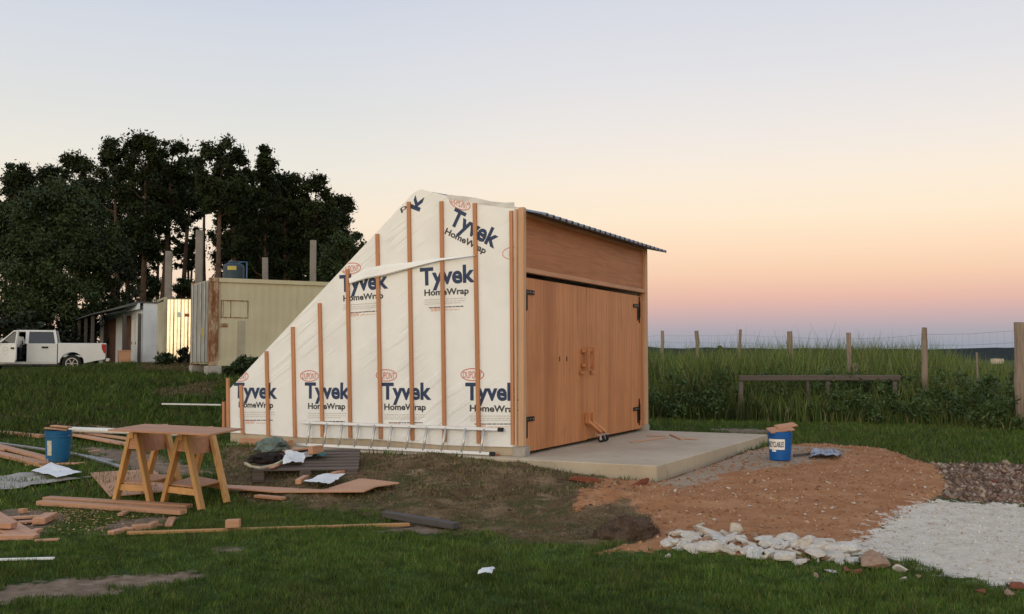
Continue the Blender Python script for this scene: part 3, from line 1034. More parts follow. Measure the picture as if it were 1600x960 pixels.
def cloth(pts, label, mat, amp=.03, zs=None, lift=.01, name='plastic_sheet', cat='sheet', seed=0, n=12, group=None):
    """crumpled sheet over a quadrilateral given by four pixels in order"""
    P = [gnd(*p) + Vector((0, 0, lift)) for p in pts] if zs is None else [on_z(*p, z_) for p, z_ in zip(pts, zs if isinstance(zs, (list, tuple)) else [zs] * 4)]
    c = sum(P, Vector()) / 4
    Vv, Ff = [], []
    for lay in (0, 1):
        for i in range(n + 1):
            for j in range(n + 1):
                u, v = i / n, j / n
                p = (P[0] * (1 - u) + P[1] * u) * (1 - v) + (P[3] * (1 - u) + P[2] * u) * v
                nz = mnoise.noise(Vector((p.x * 4.2 + seed, p.y * 4.2, seed * 1.7))) + .5 * abs(mnoise.noise(Vector((p.x * 11 + seed, p.y * 11, seed))))
                e = min(u, 1 - u, v, 1 - v)
                jx = mnoise.noise(Vector((u * 5, v * 5, seed + 3))) * .02
                Vv.append(p - c + Vector((jx, jx, max(0, nz * amp + amp * .35 + .15 * amp * (e > 0)) + (.003 if lay else 0))))
    m1 = (n + 1) ** 2
    for i in range(n):
        for j in range(n):
            a = i * (n + 1) + j; q = (a, a + n + 1, a + n + 2, a + 1)
            Ff.append(tuple(x + m1 for x in q)); Ff.append(tuple(reversed(q)))
    m_ = MB(); m_.add(Vv, Ff)
    o = m_.build(name, M[mat], matrix=Matrix.Translation(c), smooth=False)
    return tag(o, label, cat, group)

# --- sawhorses and the board on them
def sawhorse(label, feet, apex, seed):
    F_ = [gnd(*f) for f in feet]        # near-left, near-right, far-right, far-left
    z0 = sum(p.z for p in F_) / 4
    t = .775
    nl, nr, fr, fl = F_
    na, fa = (nl + nr) / 2, (fl + fr) / 2
    na.z = fa.z = z0 + t
    root = empty('sawhorse', ((na + fa) / 2).xy.to_3d() + Vector((0, 0, z0)), 0, label, 'sawhorse', 'sawhorses under the plywood board')
    o_ = root.location
    ax = (fa - na).normalized(); side = Vector((ax.y, -ax.x, 0))
    m_ = MB(); m_.beam(na - ax * .06, fa + ax * .06, .05, .11); m_.build('top_beam', M['pine_x'], root, origin=o_, bevel=.004)
    for f, a, s in ((nl, na, -1), (nr, na, 1), (fr, fa, 1), (fl, fa, -1)):
        m_ = MB(); m_.beam(f + Vector((0, 0, .012)), a + side * s * .035 + Vector((0, 0, -.005)), .095, .045, up=side * s)
        m_.build('leg', M['pine'], root, origin=o_, bevel=.004)
    for a, l, r_ in ((na, nl, nr), (fa, fl, fr)):
        off = ax * (.035 if a is fa else -.035)
        k = .22
        m_ = MB(); m_.prism([a + Vector((0, 0, -.02)) + side * -.05 + off, a + Vector((0, 0, -.02)) + side * .05 + off, a.lerp(r_, k) + off, a.lerp(l, k) + off], ax * .018)
        m_.build('gusset', M['ply'], root, origin=o_)
        k = .76
        m_ = MB(); m_.beam(a.lerp(l, k), a.lerp(r_, k), .03, .07); m_.build('stretcher', M['pine_x'], root, origin=o_, bevel=.003)
    k = .70
    m_ = MB(); m_.prism([na.lerp(nl, k) , na.lerp(nr, k), fa.lerp(fr, k), fa.lerp(fl, k)], (0, 0, .014)); m_.build('shelf', M['ply'], root, origin=o_)
    m_ = MB(); m_.prism([na + side * .03 + Vector((0, 0, -.05)), fa + side * .03 + Vector((0, 0, -.05)), fa + side * .045 + Vector((0, 0, -.22)), na + side * .045 + Vector((0, 0, -.22))], side * .012)
    m_.build('side_board', M['ply'], root, origin=o_)
    return z0 + t + .055
zt = sawhorse('left wooden sawhorse holding the plywood board, nearer the blue bucket', [(180, 788), (236, 791), (284, 776), (224, 773)], None, 1)
zt2 = sawhorse('right wooden sawhorse holding the plywood board, nearer the pallet', [(255, 791), (315, 799), (355, 788), (296, 775)], None, 2)
zt = max(zt, zt2) + .002
tb = [on_z(168, 674, zt), on_z(226, 665, zt), on_z(379, 672, zt), on_z(328, 681.5, zt)]
c_ = sum(tb, Vector()) / 4
m_ = MB(); m_.prism(tb, (0, 0, .018)); tag(m_.build('plywood_board', M['ply'], origin=c_, bevel=.002), 'reddish plywood board laid across the two sawhorses as a table top', 'plywood')

# --- boards and offcuts (photo pixel of each end, width, thickness)
G1 = 'loose timber on the lawn'
plank((72, 784), (296, 797), .13, .045, 'long thick plank in front of the sawhorses, the rear one of the pair', G1)
plank((62, 791), (287, 806), .12, .05, 'long thick plank in front of the sawhorses, the front one of the pair', G1)
plank((198, 838), (640, 824), .055, .03, 'very long thin pale batten lying on the lawn before the pallet', G1, mat='pine_x')
plank((602, 810), (712, 829), .09, .06, 'dark grey square beam at the end of the long thin batten', G1, mat='dark_wood', name='timber_beam', cat='beam')
offs = [((172, 839), (190, 835), .07, .04, 'short block at the left tip of the long thin batten'),
        ((192, 831), (209, 832), .06, .03, 'thin pale chip just behind the tip of the long batten'),
        ((208, 831), (230, 829), .10, .05, 'squarish offcut behind the long thin batten'),
        ((231, 830), (243, 824), .06, .05, 'small angled offcut between the squarish block and the splinter'),
        ((240, 826), (254, 824), .03, .02, 'thin splinter right of the angled offcut behind the batten'),
        ((187, 809), (197, 804), .06, .03, 'small chip under the right half of the thick plank'),
        ((167, 797), (205, 796), .08, .03, 'flat offcut at the foot of the left sawhorse')]
for a, b, w, t, lb in offs:
    plank(a, b, w, t, lb, 'offcuts on the lawn', name='wood_offcut', cat='offcut')
plank((353, 832), (375, 831), .07, .075, 'square block sitting on the middle of the long thin batten', 'offcuts on the lawn', name='wood_offcut', cat='offcut', lift=.03)
plank((263, 826), (269, 814), .07, .03, 'small upright offcut between the thick plank and the long batten', 'offcuts on the lawn', name='wood_offcut', cat='offcut')
# left front heap
plank((-40, 795), (36, 842), .24, .03, 'wide board sloping out of the left edge, lying under a short block', G1)
plank((-25, 846), (58, 845), .10, .045, 'thick plank along the left edge just behind the splintered stick', G1)
plank((-6, 833), (22, 834), .12, .05, 'short block resting on the wide board at the left edge', 'offcuts on the lawn', name='wood_offcut', cat='offcut', lift=.04)
plank((54, 849), (92, 847), .05, .02, 'splintered stick lying right of the left edge plank', 'offcuts on the lawn', name='wood_offcut', cat='offcut')
plank((10, 814), (62, 811), .06, .025, 'narrow strip on the bare soil behind the wide board', G1)
plank((28, 820), (58, 818), .10, .02, 'flat torn offcut on the bare soil beside the tilted block', 'offcuts on the lawn', name='wood_offcut', cat='offcut')
plank((60, 822), (80, 812), .12, .06, 'tilted block on the bare soil at the sawdust', 'offcuts on the lawn', name='wood_offcut', cat='offcut')
plank((32, 804), (40, 804), .06, .05, 'tiny cube offcut at the back of the bare soil', 'offcuts on the lawn', name='wood_offcut', cat='offcut')
plank((52, 836), (62, 832), .07, .03, 'small chip in front of the bare soil patch', 'offcuts on the lawn', name='wood_offcut', cat='offcut')
plank((-30, 880), (85, 877), .03, .02, 'thin pale mint stick on the lawn at the left edge', G1, mat='white', name='plastic_strip', cat='strip')
# left middle
plank((-40, 676), (66, 686), .13, .06, 'thick plank reaching in from the left edge behind the blue bucket', G1)
plank((-60, 688), (82, 726), .13, .04, 'plank of the left stack ending behind the blue bucket, the rear one', G1, lift=.03)
plank((-60, 700), (70, 730), .16, .05, 'plank of the left stack ending behind the blue bucket, the wide front one', G1)
plank((-20, 711), (68, 733), .04, .025, 'thin stick in front of the left plank stack', G1, mat='pine_x')
plank((-40, 705), (14, 713), .16, .03, 'short reddish board crossing the left end of the plank stack', G1, lift=.07)
plank((100, 679), (222, 702), .14, .035, 'reddish board right of the blue bucket running behind the sawhorses', G1)
plank((128, 681), (238, 697), .12, .03, 'second reddish board under the white pipe behind the sawhorses', G1, lift=.03)
plank((225, 690), (300, 709), .12, .03, 'board seen between the legs of the sawhorses', G1)
plank((143, 668), (196, 674), .05, .025, 'thin stick lying on dirt behind the white pipe', G1)
plank((240, 665), (352, 661), .07, .025, 'long thin plank behind the table board, pointing to the shed corner', G1)
# white pipe
a_, b_ = gnd(110, 684), gnd(292, 692)
a_.z += .14; b_.z += .14
m_ = MB(); m_.tube([a_ - (a_ + b_) / 2, b_ - (a_ + b_) / 2], .045, 14)
tag(m_.build('plastic_pipe', M['white'], matrix=Matrix.Translation((a_ + b_) / 2), smooth=True), 'white plastic pipe lying on boards right of the blue bucket', 'pipe')
# grey metal profiles behind the bucket and an aluminium strip
plank((-20, 696), (72, 709), .05, .03, 'grey metal profile at the left edge, behind the plank stack', 'metal profiles', mat='galv', name='metal_profile', cat='profile', lift=.03)
plank((108, 711), (176, 724), .06, .03, 'grey metal profile right of the blue bucket, the rear one', 'metal profiles', mat='galv', name='metal_profile', cat='profile')
plank((128, 716), (192, 735), .07, .03, 'grey metal profile pointing at the left sawhorse leg, the front one', 'metal profiles', mat='galv', name='metal_profile', cat='profile', lift=.01)
plank((138, 714), (156, 712), .05, .02, 'small wood chip on the grey metal profiles', 'offcuts on the lawn', name='wood_offcut', cat='offcut', lift=.05)
plank((253, 646), (346, 647.5), .09, .03, 'pale aluminium strip on the grass left of the shed', 'metal profiles', mat='alu', name='metal_profile', cat='profile', lift=.16)
plank((122, 749), (200, 742), .03, .015, 'thin pale edge strip between the white sheet and the leaning plywood', 'metal profiles', mat='cloth_grey', name='metal_profile', cat='profile')
# sheets
panel([(140, 744), (236, 738), (262, 752), (255, 775), (172, 781)], .012, 'plywood sheet on the grass under the left sawhorse', lift=.03)
panel([(300, 765), (505, 767), (562, 755.5), (584, 757.5), (624, 764), (588, 771), (569, 782), (430, 776), (340, 772)], .018, 'long reddish plywood sheet with a pointed end before the pallet', lift=.05, mat='wood')
plank((401, 779), (443, 783), .09, .03, 'offcut under the front edge of the pointed plywood sheet', 'offcuts on the lawn', name='wood_offcut', cat='offcut')
cloth([(-60, 752), (60, 740), (128, 752), (-40, 775)], 'large pale grey sheet rumpled on the lawn at the left edge', 'cloth_grey', .04, seed=2, n=16)
cloth([(48, 748), (80, 735), (128, 751), (88, 758)], 'white corner of sheeting lying on the grey sheet', 'cloth_white', .02, lift=.09, seed=5)
cloth([(475, 762), (505, 752), (540, 750), (512, 765)], 'white plastic sheet on the ground before the pallet', 'cloth_white', .04, lift=.05, seed=9)
plank((466, 759), (478, 752), .07, .06, 'short wooden block beside the white plastic sheet', 'offcuts on the lawn', name='wood_offcut', cat='offcut')
plank((520, 745), (537, 741), .07, .04, 'small chip beside the right foot of the pallet', 'offcuts on the lawn', name='wood_offcut', cat='offcut')
plank((378, 690), (454, 694), .12, .11, 'square orange timber lying against the foot of the wrapped wall', mat='wood', name='timber_beam', cat='beam', z=SLAB_Z)
# scrap on the slab by the doors
for a, b, w, t, lb in [((985, 691), (1042, 684), .05, .015, 'long thin sliver on the slab nearest the doors'),
                       ((1012, 681.5), (1040, 681), .05, .015, 'short sliver on the slab behind the others'),
                       ((1048, 679), (1066, 687), .05, .02, 'bent dark sliver in the middle of the slab'),
                       ((1062, 686), (1090, 687), .10, .012, 'flat offcut on the slab furthest right of the slivers')]:
    plank(a, b, w, t, lb, 'slivers on the slab', name='wood_sliver', cat='sliver', z=SLAB_Z + .002)
# orange cord by the ladder foot
m_ = MB(); pts = [on_z(x, y, SLAB_Z + .012) for x, y in ((757, 709), (766, 706), (775, 706), (785, 709), (778, 711), (765, 710))]
c_ = sum(pts, Vector()) / 6
m_.tube([p - c_ for p in pts], .012, 6); tag(m_.build('cord', mat_plain('orange_cord', (.45, .12, .03), .6), matrix=Matrix.Translation(c_), smooth=True), 'short orange cord coiled at the foot of the ladder', 'cord')

# ------------------------------------------------------------------ buckets
def bucket(name, base, h, r, label, mat, group):
    root = empty(name, base, 0, label, 'bucket', group)
    m_ = MB()
    prof = [(.02, .004), (r * .86, .004), (r * .88, .02), (r * .97, h * .80), (r * 1.03, h * .805), (r * 1.03, h * .83), (r * .985, h * .835), (r * .99, h * .9), (r * 1.04, h * .905),
            (r * 1.04, h * .93), (r, h * .935), (r * 1.02, h), (r * .95, h), (r * .83, .03), (.02, .03)]
    m_.lathe(prof, 36); m_.build('body', mat, root, smooth=False)
    m_ = MB(); pts = [Vector((r * 1.06 * math.cos(a), r * 1.06 * math.sin(a), h * .86 - .16 * math.sin((a + .4) / (math.pi + .0) * math.pi) * .6)) for a in np.linspace(-.4, math.pi - .4, 14)]
    m_.tube([Vector((p.x, p.y, p.z)) for p in pts], .004, 6); m_.build('handle', M['galv'], root, smooth=True)
    return root
def curved_label(root, r0, z0, z1, a0, a1, mat, h, r, n=12, name='label'):
    m_ = MB(); Vv = []
    for k in range(n + 1):
        a = a0 + (a1 - a0) * k / n
        for z in (z0, z1):
            rr = r * (.88 + .09 * z / (h * .8)) + .004
            Vv.append((rr * math.cos(a), rr * math.sin(a), z))
    m_.add(Vv, [(2 * k, 2 * k + 2, 2 * k + 3, 2 * k + 1) for k in range(n)])
    return m_.build(name, mat, root)
b1 = gnd(90, 724); b1.z += .02
hb1 = .43
bk = bucket('bucket', b1, hb1, .172, 'dark blue bucket with a pale torn label and boards on top', M['bluebucket'], 'blue buckets')
ang_c = math.atan2(-b1.y, -b1.x)
curved_label(bk, .17, .10, .30, ang_c - .95, ang_c - .5, M['cream_label'], hb1, .172)
plank((45, 728), (128, 726), .16, .02, 'flat board under the dark blue bucket', G1, lift=-.005)
top1 = b1 + Vector((0, 0, hb1))
for (dx, dy, L, w, az, tilt, lb) in [(-.03, 0, .30, .12, .25, .10, 'reddish offcut lying across the rim of the dark blue bucket, the lower one'), (.02, .04, .30, .10, -.35, .05, 'reddish offcut lying across the rim of the dark blue bucket, the upper one')]:
    mt = Matrix.Translation(top1 + Vector((dx, dy, .02 + (.03 if az < 0 else 0)))) @ Matrix.Rotation(az, 4, 'Z') @ Matrix.Rotation(tilt, 4, 'Y')
    tag(box_obj('wood_offcut', M['wood'], (L, w, .02), mt), lb, 'offcut', 'offcuts on the buckets')
b2 = gnd(1219, 719)
hb2 = .40
bk2 = bucket('bucket', b2, hb2, .165, 'bright blue bucket with a white printed recycling label beside the slab', M['bluebucket2'], 'blue buckets')
ang_c = math.atan2(-b2.y, -b2.x)
A_, B_ = ang_c - 1.15, ang_c + .42
lab = curved_label(bk2, .165, .155, .30, A_, B_, M['paper'], hb2, .165, 16)
V_, F_ = text_mesh('RECYCLABLES', 1, .012)
x0 = min(v.x for v in V_); x1 = max(v.x for v in V_)
P = []
for v in V_:
    a = A_ + .04 + (B_ - A_ - .14) * (v.x - x0) / (x1 - x0); z = .192 + v.y * .105
    rr = .165 * (.88 + .09 * z / (hb2 * .8)) + .0075
    P.append((rr * math.cos(a), rr * math.sin(a), z))
m_ = MB(); m_.add(P, F_); o = m_.build('lettering', M['ink'], lab)
curved_label(bk2, .165, .125, .152, ang_c - .75, ang_c - .35, M['paper'], hb2, .165, 6, 'torn_label')
top2 = b2 + Vector((0, 0, hb2))
for (dx, dy, dz_, L, w, az, tilt, lb) in [(0.0, -.03, .03, .34, .20, .1, -.12, 'pale plywood offcut on the bright blue bucket, the lower one'), (.10, .05, .075, .30, .13, .25, -.12, 'pale plywood offcut on the bright blue bucket, the upper one')]:
    mt = Matrix.Translation(top2 + Vector((dx, dy, dz_))) @ Matrix.Rotation(az, 4, 'Z') @ Matrix.Rotation(tilt, 4, 'Y') @ Matrix.Rotation(.25, 4, 'X')
    tag(box_obj('wood_offcut', M['ply'], (L, w, .022), mt), lb, 'offcut', 'offcuts on the buckets')
# plastic litter right of that bucket
cloth([(1263, 717), (1275, 708), (1316, 712), (1308, 720)], 'crumpled blue and white plastic bag on the dirt right of the bucket', 'bag', .09, lift=.01, seed=21, name='plastic_bag', cat='bag')
plank((1240, 715), (1265, 712), .03, .03, 'dark stick lying between the bright blue bucket and the plastic bag', mat='dark_wood', name='stick', cat='stick')

def rock_mesh(seed, sub=3, flat=.7):
    bm = bmesh.new()
    bmesh.ops.create_icosphere(bm, subdivisions=sub, radius=1)
    rg = random.Random(seed)
    off = Vector((rg.uniform(0, 50), rg.uniform(0, 50), 0))
    planes = [(Vector((rg.gauss(0, 1), rg.gauss(0, 1), rg.gauss(0, 1))).normalized(), rg.uniform(.32, .62)) for _ in range(11)]
    for v in bm.verts:
        p = v.co.copy()
        for n_, d_ in planes:
            k = p.dot(n_) - d_
            if k > 0: p -= n_ * k
        p *= 1.25 * (1 + .05 * mnoise.noise(p * 5 + off))
        p.z *= flat
        v.co = p
    me = bpy.data.meshes.new('rock'); bm.to_mesh(me); bm.free()
    return me
def make_rockmat(name, a, b):
    m = Mat(name, .95, 0, .15)
    n = m.noise(m.coords(), 3, 5, .65)
    r = m.rnd()
    c = m.cr(n, [(.3, b), (.55, a), (.75, [min(1, x * 1.15) for x in a])])
    m.color(m.mix(c, [a[0] * .86, a[1] * .76, a[2] * .66], m.math('MULTIPLY', r, .6)))
    m.bump(m.noise(m.coords(), 9, 4), .5, .08)
    return m.m
M['rock'] = make_rockmat('pale_rock', (.66, .63, .585), (.44, .40, .34))
M['rock_pink'] = make_rockmat('pinkish_rock', (.40, .27, .19), (.25, .15, .10))
M['rock_red'] = make_rockmat('red_rock', (.26, .095, .06), (.16, .06, .04))
RM = [rock_mesh(s) for s in range(9)]
RM2 = []
for k, nm in ((0, 'rock'), (1, 'rock_pink'), (2, 'rock_red')):
    L_ = []
    for me in RM:
        m2 = me.copy(); m2.materials.append(M[nm]); L_.append(m2)
    RM2.append(L_)
def rock(px, py, rpx, kind=0, label=None, group=None, name='rock', tilt=.3, sq=(1, 1, 1), sink=.25):
    p = gnd(px, py)
    r_ = rpx * p.y / F
    o = bpy.data.objects.new(name, random.choice(RM2[kind])); COL.objects.link(o)
    o.location = p + Vector((0, 0, r_ * .55 * sq[2] - sink * r_ * .5))
    o.rotation_euler = (random.uniform(-tilt, tilt), random.uniform(-tilt, tilt), random.uniform(0, 6.28))
    o.scale = (r_ * sq[0], r_ * sq[1], r_ * sq[2])
    return tag(o, label, 'rock', group)
GR = 'pale rubble along the edge of the dirt mound'
LR = 'pale chunk of broken rubble in the row between orange dirt and lawn'
big = [(1062, 836, 11), (1080, 842, 11), (1104, 838, 17), (1122, 846, 15), (1140, 842, 8), (1156, 844, 12), (1190, 846, 10), (1204, 852, 11), (1215, 850, 9),
       (1234, 852, 10), (1250, 856, 17), (1268, 858, 16), (1284, 858, 18), (1300, 862, 15), (1320, 866, 14), (1338, 870, 11), (1060, 857, 10), (1085, 862, 11),
       (1108, 858, 13), (1140, 864, 9), (1180, 870, 14), (1196, 874, 12), (1218, 868, 12), (1230, 876, 13), (1245, 880, 10), (1172, 862, 10), (1206, 866, 10), (1046, 852, 8)]
for px, py, r_ in big:
    rock(px, py, r_ * 1.4, 0, LR, GR, sq=(1.15, 1, random.uniform(.5, .95)), sink=.4)
for k in range(200):
    t = random.random(); px = 1045 + 300 * t; py = 838 + 30 * t + random.uniform(-10, 18)
    rock(px, py, random.uniform(3, 9), 1 if random.random() < .12 else 0, 'small pale stone filling the gaps of the rubble row', 'small stones in the rubble row')
for px, py, r_ in ((1238, 848, 15), (1262, 850, 18), (1288, 852, 19), (1312, 858, 17), (1332, 866, 15), (1348, 872, 12), (1275, 868, 14), (1300, 874, 13), (1325, 878, 10)):
    rock(px, py, r_ * 1.25, 0, 'flat cracked pale slab at the right end of the rubble row', 'flat slabs of the rubble row', sq=(1.15, 1.0, .65), tilt=.2)
rock(1092, 826, 8, 0, 'lone pale chunk sticking up behind the left end of the rubble row', GR)
rock(1152, 838, 13, 0, 'tall upright cream rock in the middle of the rubble row', GR, sq=(.7, .7, 1.7))
rock(1360, 888, 32, 1, 'large pinkish slab of rock on the grass edge below the white gravel', 'stones on the grass edge', sq=(1.05, .7, .75))
rock(1336, 897, 9, 2, 'reddish stone left of the large pinkish slab', 'stones on the grass edge')
rock(1322, 896, 9, 2, 'second reddish stone further left of the pinkish slab', 'stones on the grass edge')
rock(1408, 896, 11, 0, 'pale yellowish stone right of the large pinkish slab', 'stones on the grass edge')
rock(1410, 908, 6, 0, 'small white pebble in front of the yellowish stone', 'stones on the grass edge')
rock(1400, 884, 6, 2, 'small red stone behind the yellowish stone', 'stones on the grass edge')
rock(1436, 903, 5, 1, 'small brownish stone on the lawn below the gravel', 'stones on the grass edge')
rock(1296, 894, 8, 0, 'white flat stone on the lawn below the rubble row', 'stones on the grass edge', sq=(1.2, .7, .6))
rock(1275, 901, 11, 1, 'flat brownish stone on the lawn below the rubble row', 'stones on the grass edge', sq=(1.2, .5, .35))
rock(1045, 871, 6, 0, 'round white stone on the lawn left of the rubble row', 'stones on the grass edge')
rock(1530, 928, 8, 2, 'red stone at the lower edge of the white gravel', 'stones on the grass edge')
rock(1592, 922, 11, 2, 'dark red stone at the right edge below the gravel', 'stones on the grass edge')
rock(1575, 930, 9, 1, 'brownish stone at the right edge below the gravel', 'stones on the grass edge')
rock(918, 753, 21, 2, 'brick red clay chunk half buried at the left foot of the slab', 'clay chunks by the slab', name='clay_chunk', sq=(1.25, .45, .5), tilt=.05)['category'] = 'clay chunk'
rock(1001, 758, 21, 2, 'brick red clay chunk under the front corner of the slab', 'clay chunks by the slab', name='clay_chunk', sq=(1.25, .4, .45), tilt=.05)['category'] = 'clay chunk'
for k in range(70):
    px, py = random.uniform(1050, 1450), random.uniform(735, 830)
    p = gnd(px, py)
    if poly_sd(np.array([p.x]), np.array([p.y]), P_ORANGE)[0] < .1: continue
    rock(px, py, random.uniform(1.2, 3.2), random.choice((0, 0, 1)), 'small pebble on the orange dirt mound', 'pebbles on the dirt mound', name='pebble')
for k in range(26):
    px, py = random.uniform(1480, 1600), random.uniform(735, 785)
    rock(px, py, random.uniform(2, 5), random.choice((1, 2, 1)), 'brown clod on the tilled soil at the right', 'clods on the tilled soil', name='clod')
cloth([(746, 914), (752, 903), (774, 902), (768, 914)], 'small crumpled white paper on the lawn in the foreground', 'cloth_white', .07, lift=.03, seed=31, name='crumpled_paper', cat='paper', n=8)

# ------------------------------------------------------------------ ladder
def ladder():
    yb0, _ = wl(463, 696); yb1, _ = wl(776, 708); yt0, _ = wl(470, 663); yt1, _ = wl(781, 668)
    zb, zt_ = .035, dl(817, 560)[1] * 0 + wl(625, 666, -.08)[1]
    root = empty('ladder', C0 + Matrix.Rotation(RZ, 3, 'Z') @ Vector((-.25, (yb0 + yb1) / 2, 0)), RZ, 'aluminium ladder lying on its side against the wrapped wall', 'ladder')
    base = Vector((-.25, (yb0 + yb1) / 2, 0))
    xb, xt = -.16, -.07
    yl, yr = wl(463, 696, xb)[0], wl(766, 706, xb)[0]
    for x, z, y0, y1 in ((xb, zb, yl, yr), (xt, zt_, wl(472, 664, xt)[0], wl(779, 668, xt)[0])):
        m_ = MB(); m_.beam(Vector((x, y0, z)) - base, Vector((x, y1, z)) - base, .024, .046, up=(.3, 0, 1)); m_.build('rail', M['alu'], root, bevel=.004)
        m_ = MB(); m_.beam(Vector((x, y1 + .012, z)) - base, Vector((x, y1 - .07, z)) - base, .03, .052, up=(.3, 0, 1)); m_.build('rail_foot', M['rubber'], root, bevel=.004)
    for px in (485, 511, 535, 560, 586, 612.5, 640.5, 667.5, 696.5, 728, 757):
        ya = wl(px, 666, xt)[0]; yb_ = wl(px - 5.5 - (px - 485) * .004, 700, xb)[0]
        m_ = MB(); m_.tube([Vector((xb, yb_, zb)) - base, Vector((xt, ya, zt_)) - base], .018, 8); m_.build('rung', M['alu'], root, smooth=True)
ladder()

# ------------------------------------------------------------------ pallet with bags
def pallet():
    fl, fr = gnd(394, 757), gnd(558, 739)
    ex = (fr - fl); L = 1.22; ex.z = 0; ex.normalize(); ey = Vector((-ex.y, ex.x, 0)); D = 1.12
    L = (fr - fl).length
    z0 = min(fl.z, fr.z) + .02
    root = empty('pallet', (fl.x, fl.y, z0), 0, 'weathered dark wooden pallet loaded with bags before the wrapped wall', 'pallet')
    rot = Matrix((ex, ey, Vector((0, 0, 1)))).transposed()
    bk_ = fl + ex * .8 + ey * D; mid_ = fl + ex * .8
    tl = math.asin(max(-.2, min(.2, (Hs(bk_.x, bk_.y) - Hs(mid_.x, mid_.y)) / D))) + .02
    root.rotation_euler = (tl, 0, math.atan2(ex.y, ex.x))
    tilt = (fr.z - fl.z) / L
    for k in range(3):
        y = .05 + (D - .1) * k / 2
        m_ = MB(); m_.box((L / 2, y, .011), (L, .1, .02)); m_.build('bottom_board', M['grey_wood'], root, bevel=.003)
        for j in range(3):
            m_ = MB(); m_.box((.07 + (L - .14) * j / 2, y, .068), (.14, .1, .09)); m_.build('block', M['grey_wood'], root, bevel=.004)
    for j in range(3):
        m_ = MB(); m_.box((.07 + (L - .14) * j / 2, D / 2, .124), (.13, D, .02)); m_.build('cross_board', M['grey_wood'], root, bevel=.003)
    for k in range(7):
        m_ = MB(); m_.box((L / 2 + random.uniform(-.01, .01), .055 + (D - .11) * k / 6, .145), (L, .088, .022)); m_.build('slat', M['grey_wood'], root, bevel=.003)
    o_ = Vector((fl.x, fl.y, z0)); nn = Matrix.Rotation(math.atan2(ex.y, ex.x), 3, 'Z') @ (Matrix.Rotation(tl, 3, 'X') @ Vector((0, 0, 1)))
    return o_ + nn * .158, nn
PO, PN = pallet()
def zpal(px, py):
    r = ray(px, py); o = Vector((0, 0, EYE))
    return (o + r * ((PO - o).dot(PN) / r.dot(PN))).z
def blob(pts, label, mat, name, cat, seed, sub=3, amp=.25, flat=1.0):
    """lumpy bag: pixel centre, half sizes in metres, standing on height z"""
    (px, py), (rx, ry, rz), z = pts
    z = zpal(px, py)
    c = on_z(px, py, z)
    bm = bmesh.new(); bmesh.ops.create_icosphere(bm, subdivisions=sub, radius=1)
    for v in bm.verts:
        p = v.co.copy()
        k = 1 + amp * mnoise.noise(p * 1.6 + Vector((seed, 0, 0))) + amp * .8 * abs(mnoise.noise(p * 4.2 + Vector((0, seed, 0))))
        p *= k
        v.co = Vector((p.x * rx, p.y * ry, max(-.6, p.z) * rz))
    zmin = min(v.co.z for v in bm.verts)
    me = bpy.data.meshes.new(name); bm.to_mesh(me); bm.free()
    me.materials.append(M[mat])
    o = bpy.data.objects.new(name, me); COL.objects.link(o)
    o.location = c + Vector((0, 0, -zmin))
    return tag(o, label, cat)
blob([(424, 705), (.20, .14, .10), 0], 'crumpled green grey plastic bag standing on the back of the pallet', 'sage', 'plastic_bag', 'bag', 3.3, amp=.5)
blob([(408, 723), (.13, .12, .065), 0], 'heap of dark soil clods on the pallet before the green grey bag', 'soilclod', 'clod_heap', 'clods', 7.1, amp=.55)
blob([(430, 720), (.10, .10, .06), 0], 'smaller heap of dark clods beside the white cloth', 'soilclod', 'clod_heap', 'clods', 9.4, amp=.55)
cloth([(442, 730), (446, 708), (482, 713), (470, 728)], 'crumpled white sack draped over the front of the pallet', 'cloth_white', .09, zs=[zpal(*q) + .005 for q in ((442, 730), (446, 708), (482, 713), (470, 728))], seed=12, name='sack', cat='sack')
cloth([(474, 718), (484, 708), (500, 708), (488, 720)], 'grey paper sack folded between the white and teal sheets', 'cloth_grey', .06, zs=[zpal(*q) + .004 for q in ((474, 718), (484, 708), (500, 708), (488, 720))], seed=15, name='sack', cat='sack')
cloth([(490, 718), (497, 704), (510, 715), (508, 719)], 'teal plastic sheet on the pallet', 'teal', .09, zs=[zpal(*q) + .006 for q in ((490, 718), (497, 704), (510, 715), (508, 719))], seed=17)
m_ = MB(); pts = [on_z(x, y, zpal(x, y) + .02) for x, y in ((383, 724), (392, 729), (408, 731), (430, 726), (444, 719))]
c_ = sum(pts, Vector()) / 5
for a, b in zip(pts, pts[1:]): m_.beam(a - c_, b - c_, .03, .02)
tag(m_.build('plastic_strip', mat_plain('cream_plastic', (.55, .49, .33), .6), matrix=Matrix.Translation(c_)), 'bent cream plastic strip around the dark clods on the pallet', 'strip')
plank((423, 731), (442, 723), .07, .02, 'reddish offcut on the pallet under the white sack', 'offcuts on the pallet', z=zpal(432, 727), name='wood_offcut', cat='offcut')
plank((485, 704), (502, 702), .08, .10, 'squarish wooden block standing on the back of the pallet', 'offcuts on the pallet', z=zpal(493, 703), name='wood_offcut', cat='offcut')
plank((445, 705), (486, 701), .10, .02, 'pale board at the back of the pallet beside the wooden block', 'offcuts on the pallet', z=zpal(465, 703), name='wood_offcut', cat='offcut', mat='ply')

